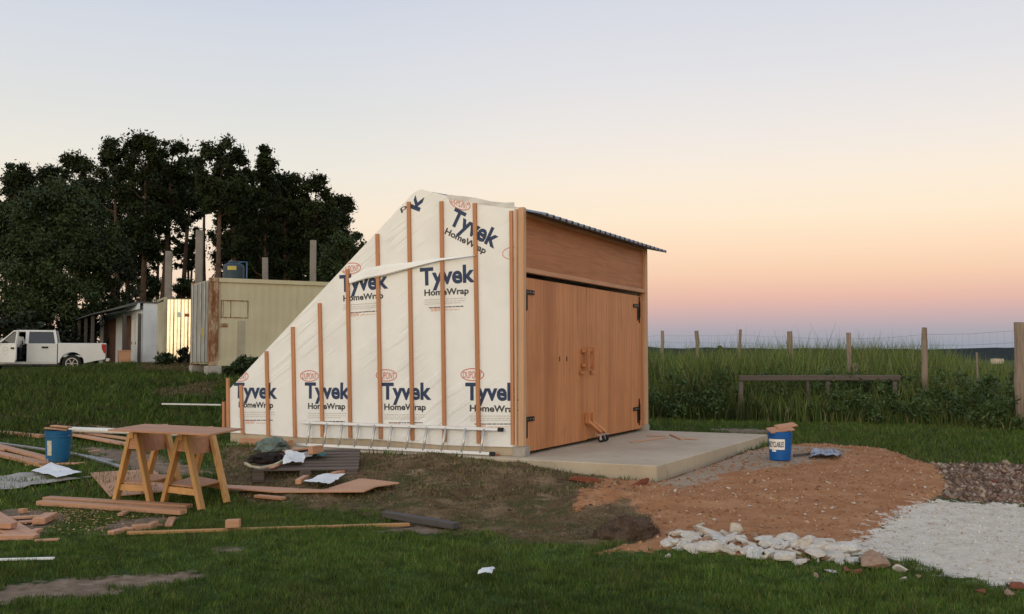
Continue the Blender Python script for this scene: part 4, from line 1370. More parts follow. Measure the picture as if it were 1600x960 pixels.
# ------------------------------------------------------------------ containers, hut, posts, tank
def local_root(name, p, ang, label, cat, group=None):
    return empty(name, p, ang, label, cat, group)
def corr_wall(mb, x0, x1, y, z0, z1, pitch=.28, depth=.03, sgn=1):
    """corrugated wall in the local XZ plane at y, ribs towards -y*sgn"""
    pts = []; x = x0
    while x < x1 - 1e-4:
        for dx, h in ((0, 0), (.35, 0), (.5, 1), (.85, 1)):
            xx = min(x1, x + dx * pitch); pts.append((xx, y - sgn * depth * h))
        x += pitch
    pts.append((x1, y))
    Vv = [(a, b, z) for z in (z0, z1) for a, b in pts]; n = len(pts)
    mb.add(Vv, [(k, k + 1, k + n + 1, k + n) for k in range(n - 1)])
def big_container():
    p = at_y(326, 572, 29.4); zg = Hs(p.x, p.y)
    ang = math.atan2(.5, .865)
    r_ = local_root('shipping_container', (p.x, p.y, p.z), ang, 'long cream refrigerated container with a rusty corner behind the shed', 'container')
    Lc, Wc, Hc = 12.0, 2.44, 2.60
    m_ = MB(); m_.box((Lc / 2, Wc / 2, Hc / 2), (Lc - .1, Wc - .14, Hc - .1)); m_.build('body', M['reefer'], r_)
    m_ = MB(); corr_wall(m_, .28, Lc - .15, .040, .16, Hc - .12, .22, .005); m_.build('side_panel', M['reefer'], r_)
    m_ = MB(); m_.box((Lc / 2, .03, Hc - .06), (Lc - .3, .1, .12)); m_.box((Lc / 2, .03, .08), (Lc - .3, .1, .16)); m_.build('rail', M['reefer'], r_)
    for y in (.05, Wc - .05):
        m_ = MB(); m_.box((.13, y, Hc / 2), (.27, .16, Hc)); m_.build('corner_post', M['rusty'], r_, bevel=.01)
    for x, z in ((.09, Hc - .06), (.09, .06)):
        m_ = MB(); m_.box((x, .03, z), (.2, .17, .12)); m_.build('corner_casting', M['rusty'], r_, bevel=.01)
    # end doors with locking bars
    for k in range(2):
        y0 = .14 + k * (Wc - .28) / 2
        m_ = MB(); m_.box((-.005, y0 + (Wc - .30) / 4, Hc / 2), (.05, (Wc - .32) / 2, Hc - .2)); d_ = m_.build('door', M['reefer_end'], r_, bevel=.01)
        for j in range(2):
            y = y0 + .25 + .5 * j
            m_ = MB(); m_.tube([(-.05, y, .08), (-.05, y, Hc - .08)], .02, 8); m_.box((-.05, y, .9), (.03, .16, .05)); m_.build('lock_bar', M['galv'], d_)
    m_ = MB(); m_.box((-.034, .75, 1.0), (.006, .3, .3)); m_.build('label', M['yellow'], r_)
    # faint outline of a hatch on the side
    x0, x1, z0, z1 = .34, 1.15, 1.42, 1.95
    m_ = MB(); yy = .028
    for a, b, c, d in ((x0, x1, z0, z0 + .025), (x0, x1, z1 - .025, z1), (x0, x0 + .02, z0, z1), (x1 - .02, x1, z0, z1), (.62, .64, z0, z1), (.4, .415, z0, z1)):
        m_.box(((a + b) / 2, yy, (c + d) / 2), (b - a, .008, d - c))
    m_.box((.42, yy, 1.20), (.26, .008, .12))
    m_.build('hatch', M['rusty'], r_)
    m_ = MB(); m_.box((.95, .03, .8), (.24, .006, 1.1)); m_.build('patch', M['contgrey'], r_)
    for x, y, lb in ((.1, .12, 'concrete block under the rusty corner of the cream container'), (.1, Wc - .3, 'concrete block under the rear corner of the cream container end'), (Lc - .4, .2, 'concrete block under the far end of the cream container')):
        q = Matrix.Rotation(ang, 3, 'Z') @ Vector((x + .05, y, 0)); w_ = Vector((p.x, p.y, 0)) + q
        zz = Hs(w_.x, w_.y) - .05
        hh = p.z - zz - .002
        m_ = MB(); m_.box((0, 0, hh / 2), (.42, .42, hh))
        tag(m_.build('concrete_block', M['block'], matrix=Matrix.Translation((w_.x, w_.y, zz)) @ Matrix.Rotation(ang, 4, 'Z'), bevel=.015), lb, 'block', 'blocks under the cream container')
    # water tank on top
    t = Matrix.Rotation(ang, 3, 'Z') @ Vector((.95, 1.0, Hc)) + p
    tr = local_root('water_tank', (t.x, t.y, t.z - .045), 0, 'dark blue plastic water tank on top of the cream container', 'tank')
    m_ = MB(); m_.lathe([(.30, .0), (.32, .03), (.32, .46), (.29, .54), (.17, .60), (.16, .66), (.02, .66)], 28); m_.build('body', M['tank'], tr, smooth=False)
    m_ = MB(); Vv = []
    a0 = math.atan2(-t.y, -t.x)
    for k in range(9):
        a = a0 - .45 + .85 * k / 8 - .15
        for z in (.36, .48): Vv.append((.327 * math.cos(a), .327 * math.sin(a), z))
    m_.add(Vv, [(2 * k, 2 * k + 2, 2 * k + 3, 2 * k + 1) for k in range(8)]); lb_ = m_.build('label', M['yellow'], tr)
    m_ = MB(); m_.tube([(.2, -.05, .62), (.43, -.1, .62), (.43, -.1, .0)], .022, 8); m_.build('pipe', M['pipeblue'], tr)
big_container()

def small_container():
    p = at_y(257, 566.5, 40.3)
    ang = R(26)
    r_ = local_root('shipping_container', (p.x, p.y, p.z), ang, 'small weathered container with a shiny open door reflecting the sunset', 'container')
    Wc, Hc, Lc = 2.44, 2.58, 2.4
    m_ = MB(); corr_wall(m_, 0, Lc, 0, .12, Hc - .1, .3, .035)
    # side wall runs back from the front-left corner: turn the local X of the wall onto +Y
    m_.v = [(y_ if False else v[1], v[0], v[2]) for v in m_.v]
    m_.build('side_wall', M['contgrey'], r_)
    m_ = MB(); m_.box((Wc / 2, Lc - .02, Hc / 2), (Wc, .04, Hc)); m_.box((Wc, Lc / 2, Hc / 2), (.04, Lc, Hc)); m_.box((Wc / 2, Lc / 2, Hc - .03), (Wc, Lc, .06)); m_.box((Wc / 2, Lc / 2, .06), (Wc, Lc, .12))
    m_.build('shell', M['contgrey'], r_)
    for x in (0.0, Wc):
        m_ = MB(); m_.box((x, .03, Hc / 2), (.12, .12, Hc)); m_.build('corner_post', M['contgrey'], r_, bevel=.01)
    m_ = MB(); m_.box((0, Lc / 2, Hc), (.12, Lc, .1)); m_.build('top_rail', M['contgrey'], r_, bevel=.01)
    # open door leaf hinged on the left post
    m_ = MB(); a = R(-27)
    corr_wall(m_, 0, 1.16, 0, .05, Hc - .05, .29, .02)
    m_.box((.58, .025, Hc / 2), (1.16, .03, Hc - .1))
    d_ = m_.build('door', M['shiny'], r_)
    d_.location = (.07, -.06, 0); d_.rotation_euler = (0, 0, a)
    d_['label'] = 'shiny door leaf glowing with reflected sunset'
    m_ = MB(); m_.box((.5, -.025, 1.92), (.14, .006, .20)); m_.build('sticker', M['palegrey'], d_)
    m_ = MB(); m_.box((.80, -.025, 1.90), (.17, .006, .13)); m_.build('sticker', M['brick'], d_)
    return p
small_container()

def hut():
    p = at_y(222.5, 568, 43.5)
    ang = math.atan2(.5, .865)
    r_ = local_root('hut', (p.x, p.y, p.z - .1), ang, 'low white panel hut with a lean-to porch behind the pickup', 'hut')
    Wd, Ln, Hh = 2.6, 13.0, 2.72
    # end wall along local X, long wall runs along local +Y
    m_ = MB(); m_.box((Wd / 2, .03, Hh / 2), (Wd, .06, Hh)); m_.box((Wd / 2, .0, Hh - .35), (Wd, .012, .02)); m_.build('end_wall', M['hutwall'], r_)
    m_ = MB(); m_.box((.03, Ln / 2 + .1, Hh / 2 - .05), (.06, Ln - .1, Hh - .1)); m_.build('long_wall', M['hutwall'], r_)
    m_ = MB(); m_.box((Wd / 2 - .1, Ln / 2, Hh + .03), (Wd + .3, Ln + .1, .06)); m_.build('roof', M['darkroof'], r_)
    m_ = MB(); m_.box((-.18, 1.6, Hh - .14), (.07, 3.3, .26)); m_.build('fascia', M['hutwall'], r_)
    for y0, y1 in ((3.0, 5.4), (7.5, 11.5)):
        m_ = MB(); m_.box((-.012, (y0 + y1) / 2, 1.15), (.02, y1 - y0, 2.3)); m_.build('dark_panel', M['brown_panel'], r_)
    for y0 in (.9, 1.9):
        m_ = MB(); m_.box((-.012, y0 + .4, 1.05), (.02, .82, 2.05)); d_ = m_.build('door', M['white'], r_)
        m_ = MB(); m_.box((-.03, y0 + .72, 1.0), (.02, .06, .12)); m_.build('handle', M['steel'], d_)
    m_ = MB(); m_.prism([(-.22, .2, Hh - .05), (-.22, Ln, Hh - .1), (-1.7, Ln, Hh - .55), (-1.7, 3.4, Hh - .42)], (0, 0, .04)); m_.build('porch_roof', M['darkroof'], r_)
    for x, y in ((-.12, .15), (-.5, 1.6), (-1.5, 4.2), (-1.5, 6.6), (-1.5, 9.2)):
        m_ = MB(); m_.box((x, y, 1.1), (.13, .13, 2.35)); m_.build('porch_post', M['dark_wood'], r_)
    q = at_y(194, 567, 42.6)
    m_ = MB(); m_.box((0, 0, .26), (.46, .4, .5)); m_.box((0, 0, .53), (.5, .44, .04))
    tag(m_.build('crate', M['wood'], matrix=Matrix.Translation((q.x, q.y, q.z - .02)) @ Matrix.Rotation(ang, 4, 'Z'), bevel=.01), 'small orange wooden crate beside the hut doors', 'crate')
hut()

for px, yt, w_, d_, lb in ((264, 393, 10, 46, 'shorter pale concrete post above the shiny container door'), (312, 360, 11, 34, 'tallest pale concrete post beside the cream container end'),
                           (417.5, 403, 9, 35, 'short leaning concrete post behind the cream container top'), (489.5, 376, 10, 34, 'right hand concrete post behind the cream container')):
    t = at_y(px, yt, d_); zg = Hs(t.x, t.y) - .1; w = w_ * d_ / F
    m_ = MB(); m_.prism([(-w / 2, -w / 2, 0), (w / 2, -w / 2, 0), (w / 2, w / 2, 0), (-w / 2, w / 2, 0)], (0, 0, t.z - zg))
    o = m_.build('concrete_post', M['conc_post'], matrix=Matrix.Translation((t.x, t.y, zg)) @ Matrix.Rotation(.2, 4, 'Z') @ Matrix.Rotation(R(-1.0 if px == 417.5 else 0), 4, 'Y'), bevel=.015)
    tag(o, lb, 'post', 'concrete posts behind the containers')

# ------------------------------------------------------------------ pickup truck with its driver
def truck():
    D = 42.0
    tail = at_y(169, 570, D)
    zg = at_y(100, 515, D).z - 1.80
    TR = R(21)
    tail = tail + Matrix.Rotation(TR, 3, 'Z') @ Vector((0, .9, 0))
    r_ = local_root('pickup_truck', (tail.x, tail.y, zg), TR, 'white double cab pickup with its front door open on the rise at the left', 'pickup truck')
    W = .9
    xr, xf = -1.40, -4.50                # wheel centres
    wr = .37
    def arch(xc, r0=.47, n=9):
        return [(xc + r0 * math.cos(a), .40 + r0 * math.sin(a) - .02) for a in np.linspace(0, math.pi, n)]
    # load bed
    bed = [(-.12, .55), (-.10, 1.22), (-1.93, 1.22), (-1.93, .42)] + [(x, z) for x, z in reversed(arch(xr))] + [(-.5, .48)]
    m_ = MB(); m_.prism([(x, -W, z) for x, z in bed], (0, .07, 0)); m_.prism([(x, W - .07, z) for x, z in bed], (0, .07, 0))
    m_.box((-1.02, 0, .68), (1.8, 2 * W - .16, .08)); m_.box((-.14, 0, .9), (.06, 2 * W - .15, .62)); m_.box((-1.9, 0, .9), (.05, 2 * W - .15, .62))
    m_.build('load_bed', M['paint'], r_, bevel=.01)
    # cab lower body, with the driver's door opening cut out
    low = [(-1.97, .40), (-1.97, 1.20), (-3.10, 1.20), (-3.10, .42)]
    m_ = MB(); m_.prism([(x, -W, z) for x, z in low], (0, .06, 0)); m_.build('rear_door', M['paint'], r_, bevel=.01)
    m_ = MB()
    m_.prism([(-1.97, W - .06, .40), (-1.97, W - .06, 1.20), (-4.15, W - .06, 1.20), (-4.15, W - .06, .42)], (0, .06, 0))
    m_.box((-3.06, 0, .40), (2.2, 2 * W - .04, .10)); m_.box((-1.98, 0, .8), (.05, 2 * W - .1, .8))
    front = [(-4.15, .42), (-4.15, 1.20), (-4.35, 1.16), (-5.25, 1.04), (-5.36, .9), (-5.36, .45), (-5.0, .42)] + arch(xf)
    m_.prism([(x, -W, z) for x, z in front], (0, 2 * W, 0))
    m_.build('body', M['paint'], r_, bevel=.012)
    # roof and pillars
    m_ = MB()
    Wt = .74
    m_.prism([(-2.05, -Wt, 1.70), (-3.45, -Wt, 1.70), (-3.45, Wt, 1.70), (-2.05, Wt, 1.70)], (0, 0, .05))
    for s in (-1, 1):
        m_.beam((-1.99, s * (W - .03), 1.18), (-2.08, s * Wt, 1.72), .10, .07, up=(0, 1, 0))
        m_.beam((-3.10, s * (W - .03), 1.18), (-3.08, s * Wt, 1.72), .13, .06, up=(0, 1, 0))
        m_.beam((-4.22, s * (W - .04), 1.18), (-3.42, s * Wt, 1.72), .07, .06, up=(0, 1, 0))
        m_.beam((-2.05, s * Wt, 1.70), (-3.45, s * Wt, 1.70), .06, .06)
    m_.build('roof', M['paint'], r_, bevel=.01)
    m_ = MB(); m_.add([(-2.05, -W + .035, 1.19), (-3.06, -W + .035, 1.19), (-3.05, -Wt + .01, 1.70), (-2.12, -Wt + .01, 1.70)], [(0, 1, 2, 3)]); m_.build('window', M['glass'], r_)
    m_ = MB(); m_.add([(-2.03, W - .05, 1.19), (-4.2, W - .05, 1.19), (-3.45, Wt - .02, 1.70), (-2.1, Wt - .02, 1.70)], [(3, 2, 1, 0)]); m_.build('window', M['glass'], r_)
    m_ = MB(); m_.add([(-4.20, -W + .08, 1.19), (-4.20, W - .08, 1.19), (-3.44, Wt - .03, 1.71), (-3.44, -Wt + .03, 1.71)], [(0, 3, 2, 1)]); m_.build('windscreen', M['glass'], r_)
    m_ = MB(); m_.add([(-1.985, -W + .08, 1.19), (-1.985, W - .08, 1.19), (-2.06, Wt - .03, 1.70), (-2.06, -Wt + .03, 1.70)], [(0, 1, 2, 3)]); m_.build('rear_window', M['glass'], r_)
    # dark cabin: floor, seats, far trim
    m_ = MB(); m_.box((-3.1, .1, .48), (2.0, 1.4, .05)); m_.box((-3.5, -.32, .68), (.5, .52, .34)); m_.box((-3.22, -.32, 1.05), (.14, .5, .62)); m_.box((-2.5, 0, .7), (.5, 1.3, .35)); m_.box((-2.2, 0, 1.05), (.14, 1.3, .6)); m_.box((-4.1, .05, .95), (.2, 1.5, .4)); m_.box((-3.05, .8, .8), (2.1, .02, .75))
    m_.build('interior', M['cabin'], r_)
    # open driver's door, hinged at its front edge
    m_ = MB()
    m_.prism([(0, 0, .42), (0, 0, 1.20), (1.03, 0, 1.20), (1.03, 0, .55), (.95, 0, .42)], (0, .06, 0))
    m_.beam((.0, .04, 1.2), (.78, .13, 1.70), .05, .07, up=(0, 1, 0)); m_.beam((.76, .13, 1.69), (1.0, .13, 1.69), .05, .06, up=(0, 1, 0)); m_.beam((1.0, .04, 1.18), (.98, .13, 1.72), .05, .09, up=(0, 1, 0))
    d_ = m_.build('driver_door', M['paint'], r_, bevel=.008)
    d_.location = (-4.12, -W - .005, 0); d_.rotation_euler = (0, 0, R(-48))
    m_ = MB(); m_.add([(.08, .05, 1.2), (.96, .05, 1.2), (.95, .12, 1.68), (.78, .12, 1.68)], [(0, 1, 2, 3)]); m_.build('window', M['glass'], d_)
    m_ = MB(); m_.box((.85, -.02, 1.0), (.17, .03, .07)); m_.build('handle', M['rubber'], d_)
    m_ = MB(); m_.box((.05, -.14, 1.26), (.08, .22, .17)); m_.build('mirror', M['rubber'], d_, bevel=.02)
    m_ = MB()
    for k in range(28):
        a, b = 2 * math.pi * k / 28, 2 * math.pi * (k + 1) / 28
        q = [(.42 + r0 * math.cos(t), -.004, .90 + r0 * math.sin(t)) for r0, t in ((.17, a), (.17, b), (.14, b), (.14, a))]
        m_.add(q, [(0, 1, 2, 3)])
    m_.add([(.30, -.004, .86), (.54, -.004, .90), (.54, -.004, .95), (.30, -.004, .91)], [(0, 1, 2, 3)])
    m_.build('emblem', M['palegrey'], d_)
    # trim
    m_ = MB(); m_.box((-2.42, -W - .012, 1.04), (.24, .03, .07)); m_.build('handle', M['rubber'], r_)
    m_ = MB(); m_.prism([(-.10, -W - .006, 1.18), (-.10, -W - .006, .78), (-.19, -W - .006, .82), (-.27, -W - .006, 1.02), (-.27, -W - .006, 1.18)], (0, .14, 0)); m_.build('tail_light', M['redlens'], r_)
    m_ = MB(); m_.prism([(-.10, W - .13, 1.18), (-.10, W - .13, .78), (-.27, W - .13, .9), (-.27, W - .13, 1.18)], (0, .14, 0)); m_.build('tail_light', M['redlens'], r_)
    m_ = MB(); m_.box((-.03, 0, .52), (.16, 1.6, .14)); m_.build('rear_bumper', M['alu'], r_, bevel=.02)
    m_ = MB(); m_.box((-3.0, -W + .05, .33), (2.2, .1, .06)); m_.build('side_step', M['dark_wood'], r_)
    m_ = MB(); m_.box((-5.30, 0, .95), (.10, 1.5, .16)); m_.build('headlight', M['glass'], r_)
    for xc in (xr, xf):
        for s in (-1, 1):
            y = s * (W - .13)
            m_ = MB(); m_.tube([(xc, y - .12, wr), (xc, y - .1, wr), (xc, y + .1, wr), (xc, y + .12, wr)], [wr * .9, wr, wr, wr * .9], 28); w_ = m_.build('wheel', M['rubber'], r_)
            m_ = MB(); yo = y + s * .125
            m_.tube([(xc, yo - .02 * s, wr), (xc, yo, wr)], .06, 12)
            for k in range(6):
                a = k * math.pi / 3
                m_.beam((xc, yo, wr), (xc + .22 * math.cos(a), yo, wr + .22 * math.sin(a)), .03, .055, up=(0, 1, 0))
            for k in range(24):
                a, b = 2 * math.pi * k / 24, 2 * math.pi * (k + 1) / 24
                m_.add([(xc + r0 * math.cos(t), yo, wr + r0 * math.sin(t)) for r0, t in ((.245, a), (.245, b), (.21, b), (.21, a))], [(0, 1, 2, 3) if s < 0 else (3, 2, 1, 0)])
            m_.build('rim', M['rim'], w_)
    return Vector((tail.x, tail.y, zg)), TR
TK, TKR = truck()

def person():
    """seated sideways on the driver's seat, facing out (towards -Y), legs over the sill"""
    J = {'pelvis': (0, 0, 0, .135), 'waist': (0, .0, .15, .125), 'chest': (0, -.02, .34, .15), 'neckb': (0, -.03, .50, .065), 'neck': (0, -.04, .56, .055), 'headb': (0, -.06, .62, .085), 'headm': (0, -.07, .70, .105), 'headt': (0, -.06, .78, .085)}
    E_ = [('pelvis', 'waist'), ('waist', 'chest'), ('chest', 'neckb'), ('neckb', 'neck'), ('neck', 'headb'), ('headb', 'headm'), ('headm', 'headt')]
    for s, n_ in ((-1, 'l'), (1, 'r')):
        J['sh' + n_] = (s * .18, -.02, .44, .07); J['el' + n_] = (s * .25, -.10, .20, .047); J['wr' + n_] = (s * .13, -.32, .14, .032); J['palm' + n_] = (s * .12, -.40, .125, .036)
        J['hip' + n_] = (s * .10, -.06, -.02, .10); J['kn' + n_] = (s * .13, -.45, .02, .068); J['an' + n_] = (s * .12, -.47, -.36, .045); J['toe' + n_] = (s * .13, -.60, -.41, .038)
        E_ += [('chest', 'sh' + n_), ('sh' + n_, 'el' + n_), ('el' + n_, 'wr' + n_), ('wr' + n_, 'palm' + n_), ('pelvis', 'hip' + n_), ('hip' + n_, 'kn' + n_), ('kn' + n_, 'an' + n_), ('an' + n_, 'toe' + n_)]
        for k in range(4):
            q = f'f{k}{n_}'; q2 = f'g{k}{n_}'
            J[q] = (s * .12 + (k - 1.5) * .022, -.455 - .006 * (k in (1, 2)), .11, .010); J[q2] = (s * .12 + (k - 1.5) * .022, -.475, .075, .008)
            E_ += [('palm' + n_, q), (q, q2)]
        J['th' + n_] = (s * .12 - s * .05, -.40, .11, .011); J['ti' + n_] = (s * .12 - s * .06, -.435, .09, .009)
        E_ += [('palm' + n_, 'th' + n_), ('th' + n_, 'ti' + n_)]
    names = list(J); idx = {n_: i for i, n_ in enumerate(names)}
    me = bpy.data.meshes.new('person')
    me.from_pydata([J[n_][:3] for n_ in names], [(idx[a], idx[b]) for a, b in E_], [])
    o = bpy.data.objects.new('person', me); COL.objects.link(o)
    sk = o.modifiers.new('skin', 'SKIN')
    sk.use_smooth_shade = True
    me.skin_vertices[0].data[0].use_root = True
    for i, n_ in enumerate(names):
        r0 = J[n_][3]; me.skin_vertices[0].data[i].radius = (r0, r0)
    ss = o.modifiers.new('sub', 'SUBSURF'); ss.levels = ss.render_levels = 1
    bpy.context.view_layer.update()
    m2 = bpy.data.meshes.new_from_object(o.evaluated_get(bpy.context.evaluated_depsgraph_get()))
    o.modifiers.clear(); o.data = m2; bpy.data.meshes.remove(me)
    m2.name = 'person'
    for k in ('skin', 'shirt', 'trousers', 'shoe'): m2.materials.append(M[k])
    for p in m2.polygons:
        c = p.center
        sl_front = abs(c.x) > .15 or c.y < -.2
        if c.z > .53: mi = 0
        elif c.z < -.34: mi = 3
        elif c.y < -.18 and c.z > .055 and abs(c.x) < .24 and c.z < .22 and not (c.y > -.36 and abs(c.x) > .2): mi = 0 if c.y < -.2 else 1
        elif c.z > .06: mi = 1
        else: mi = 2
        p.material_index = mi
        p.use_smooth = True
    o.location = TK + Matrix.Rotation(TKR, 3, 'Z') @ Vector((-3.45, -.50, .98)); o.rotation_euler = (0, 0, TKR)
    tag(o, 'person in a white shirt and dark trousers sitting in the open pickup door', 'person')
    bm = bmesh.new(); bmesh.ops.create_uvsphere(bm, u_segments=16, v_segments=10, radius=.112)
    bmesh.ops.bisect_plane(bm, geom=bm.verts[:] + bm.edges[:] + bm.faces[:], plane_co=(0, -.02, .01), plane_no=(0, -.75, -.65), clear_outer=True)
    mh = bpy.data.meshes.new('hair'); bm.to_mesh(mh); bm.free(); mh.materials.append(M['hair'])
    h = bpy.data.objects.new('hair', mh); COL.objects.link(h); h.parent = o; h.location = (0, -.06, .725)
    m_ = MB()
    for s in (-1, 1): m_.box((s * .038, -.168, .715), (.03, .012, .014), mi=0)
    m_.box((0, -.178, .69), (.026, .03, .045), mi=1); m_.box((0, -.166, .655), (.05, .012, .012), mi=0)
    for s in (-1, 1): m_.box((s * .105, -.06, .70), (.02, .04, .06), mi=1)
    m_.build('face', [M['hair'], M['skin']], o, bevel=.004)
person()

# ------------------------------------------------------------------ leaves: helpers
def leaf_cloud(centers, radii, n_each, size, cols, squash=.8, drop=0.0):
    """random leaf quads in clumps; returns V, idx, colours"""
    P, S, Cc = [], [], []
    for c, r0, n_ in zip(centers, radii, n_each):
        d = RNG.normal(size=(n_, 3)); d /= np.linalg.norm(d, axis=1)[:, None]
        rr = r0 * np.abs(RNG.normal(0, .62, n_))
        p = np.array(c) + d * rr[:, None] * np.array([1, 1, squash])
        P.append(p); S.append(np.full(n_, 1.0) * RNG.uniform(.6, 1.3, n_))
        tone = RNG.uniform(0, 1) * .6
        Cc.append(np.clip(tone * 1.2 + RNG.uniform(0, .22, n_), 0, 1))
    P = np.concatenate(P); S = np.concatenate(S)[:, None] * size; Cc = np.concatenate(Cc)
    n_ = len(P)
    a = RNG.normal(size=(n_, 3)); a /= np.linalg.norm(a, axis=1)[:, None]
    b = RNG.normal(size=(n_, 3)); b -= a * (a * b).sum(1)[:, None]; b /= np.linalg.norm(b, axis=1)[:, None]
    a = a * S; b = b * S * .42
    V = np.empty((n_ * 4, 3)); V[0::4] = P - a; V[1::4] = P + b; V[2::4] = P + a; V[3::4] = P - b
    c0, c1 = np.array(cols[0]), np.array(cols[1])
    col = c0 + (c1 - c0) * Cc[:, None]
    return V, np.arange(n_ * 4), np.repeat(col, 4, 0)

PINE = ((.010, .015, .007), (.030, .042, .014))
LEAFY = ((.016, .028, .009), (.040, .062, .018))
def tree(name, px, ytop, hw, ybot, D, label, group, kind='pine', trunk=None, cols=PINE, dens=1.0, ground_y=None):
    top = at_y(px, ytop, D); s = D / F
    tx = trunk if trunk is not None else px
    base = at_y(tx, 520, D); zg = Hs(base.x, D) - .15
    root = empty(name, (base.x, D, zg), 0, label, 'tree', group)
    o_ = Vector(root.location)
    zt_ = top.z; zb = at_y(px, ybot, D).z
    R_ = hw * s
    # trunk with limbs
    m_ = MB()
    bend = RNG.uniform(-.25, .25)
    n_ = 7
    zz = np.linspace(zg, zb + (zt_ - zb) * .72, n_)
    pts = []
    for k, z in enumerate(zz):
        t = k / (n_ - 1)
        x = base.x + (top.x - base.x) * t ** 1.3 + bend * math.sin(t * 3.0)
        pts.append(Vector((x, D + .3 * math.sin(t * 2 + px), z)))
    r0 = max(.09, .018 * (zt_ - zg)) * (.8 if kind != 'pine' else 1)
    m_.tube(pts, [r0 * (1 - .78 * k / (n_ - 1)) for k in range(n_)], 8)
    cl, rad = [], []
    H_ = zt_ - zb
    ncl = int((64 if kind != 'leafy' else 66) * dens * max(.8, R_ / 1.7) * max(.8, H_ / 4.5) ** .6)
    tries = 0
    while len(cl) < ncl and tries < 4000:
        tries += 1
        u = RNG.uniform(0, 1); a = RNG.uniform(0, 2 * math.pi)
        if kind == 'pine': w = (.35 + .75 * math.sin(math.pi * min(1, .18 + .76 * u))) * .9
        elif kind == 'cone': w = (1.08 - u) * .95 + .12
        else: w = math.sin(math.pi * (.18 + .78 * u)) ** .6
        rr = R_ * w * math.sqrt(RNG.uniform(.02, 1))
        c = Vector((top.x + rr * math.cos(a), D + rr * math.sin(a) * .9, zb + H_ * u * .95))
        cl.append(c); rad.append(R_ * RNG.uniform(.20, .36) * (1.0 if kind != 'leafy' else .8))
    for k in RNG.choice(len(cl), min(10, len(cl)), replace=False):
        c = cl[k]
        tt = np.clip((c.z - zg - R_ * .45) / (zz[-1] - zg), .25, .97)
        i = min(n_ - 2, int(tt * (n_ - 1))); st = pts[i].lerp(pts[i + 1], tt * (n_ - 1) - i)
        mid = st.lerp(c, .5) + Vector((0, 0, -.15))
        m_.tube([st, mid, c], [r0 * .32, r0 * .2, r0 * .08], 5)
    m_.build('trunk', M['bark'], root, origin=o_, smooth=True)
    ncard = [int(250 * dens) if kind != 'leafy' else int(250 * dens)] * len(cl)
    V, I, Cc = leaf_cloud([tuple(c - o_) for c in cl], rad, ncard, .125 if kind != 'leafy' else .10, cols, .8)
    cr = np_mesh('crown', V, I, 4, M['needle' if kind != 'leafy' else 'leaf'], Cc, root)
    return root
TG = 'tall trees behind the containers'
tree('pine_tree', 28, 252, 36, 400, 66, 'dark pine furthest left, its top at the left edge above the bushy tree', TG)
tree('pine_tree', 78, 258, 34, 400, 70, 'lower dark pine between the leftmost pine and the broad topped one', TG)
tree('pine_tree', 118, 235, 44, 420, 66, 'broad topped dark pine above the middle of the bushy tree', TG)
tree('pine_tree', 180, 212, 34, 420, 64, 'tall pine with a narrow crown left of the tallest pine', TG, trunk=186)
tree('pine_tree', 226, 206, 42, 400, 62, 'tallest pine of the stand, with a long bare reddish trunk', TG, trunk=221)
tree('pine_tree', 268, 216, 38, 350, 64, 'tall pine just right of the tallest one, trunk rising from the gap of sky', TG, trunk=250)
tree('pine_tree', 300, 250, 30, 350, 70, 'lower pine filling the dip left of the flat topped pine', TG, trunk=286)
tree('pine_tree', 346, 211, 42, 330, 58, 'flat topped pine with two bare trunks above the water tank', TG, trunk=340)
tree('pine_tree', 366, 235, 30, 400, 60, 'pine with a thin straight trunk behind the water tank', TG, trunk=366)
tree('pine_tree', 415, 223, 32, 420, 62, 'pointed pine right of the flat topped one', TG, kind='cone', trunk=412)
tree('pine_tree', 396, 262, 38, 430, 68, 'dense dark pine low between the flat topped and pointed pines', TG)
tree('pine_tree', 448, 266, 38, 430, 64, 'dark pine on the falling right shoulder of the stand', TG, trunk=446)
tree('pine_tree', 494, 271, 42, 440, 64, 'rounded dark pine near the right end of the stand', TG, trunk=496)
tree('pine_tree', 532, 300, 32, 440, 66, 'last dark pine at the right end of the stand', TG)
for px, yt, hw, yb, lb in ((50, 285, 46, 440, 'shadowed pine of the rear row behind the left edge pines'), (145, 262, 44, 450, 'shadowed pine of the rear row behind the bushy tree top'), (205, 262, 40, 440, 'shadowed pine of the rear row left of the sky gap'),
                           (262, 262, 38, 310, 'shadowed pine of the rear row with its crown above the sky gap'), (322, 275, 34, 320, 'shadowed pine of the rear row right of the sky gap'), (372, 290, 44, 440, 'shadowed pine of the rear row behind the water tank'),
                           (430, 290, 44, 450, 'shadowed pine of the rear row behind the short concrete post'), (472, 305, 44, 450, 'shadowed pine of the rear row behind the right hand concrete post'), (515, 322, 42, 450, 'shadowed pine of the rear row at the right end')):
    tree('pine_tree', px, yt, hw, yb, 76, lb, TG, dens=1.1)
tree('leafy_tree', 545, 362, 48, 450, 55, 'bright leafy tree beside the roof slope of the shed', 'leafy trees', 'leafy', cols=LEAFY)
tree('leafy_tree', 95, 278, 88, 500, 52, 'large bushy green tree at the left behind the pickup', 'leafy trees', 'leafy', cols=LEAFY, dens=1.25)
tree('leafy_tree', 12, 305, 62, 510, 54, 'bushy green tree at the left edge beside the larger one', 'leafy trees', 'leafy', cols=LEAFY, dens=1.0)
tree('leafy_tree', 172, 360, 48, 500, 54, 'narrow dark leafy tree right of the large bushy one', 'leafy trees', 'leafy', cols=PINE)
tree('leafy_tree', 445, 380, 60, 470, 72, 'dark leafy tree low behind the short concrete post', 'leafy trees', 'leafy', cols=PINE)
tree('leafy_tree', 385, 370, 50, 470, 74, 'dark leafy tree low behind the water tank', 'leafy trees', 'leafy', cols=PINE)
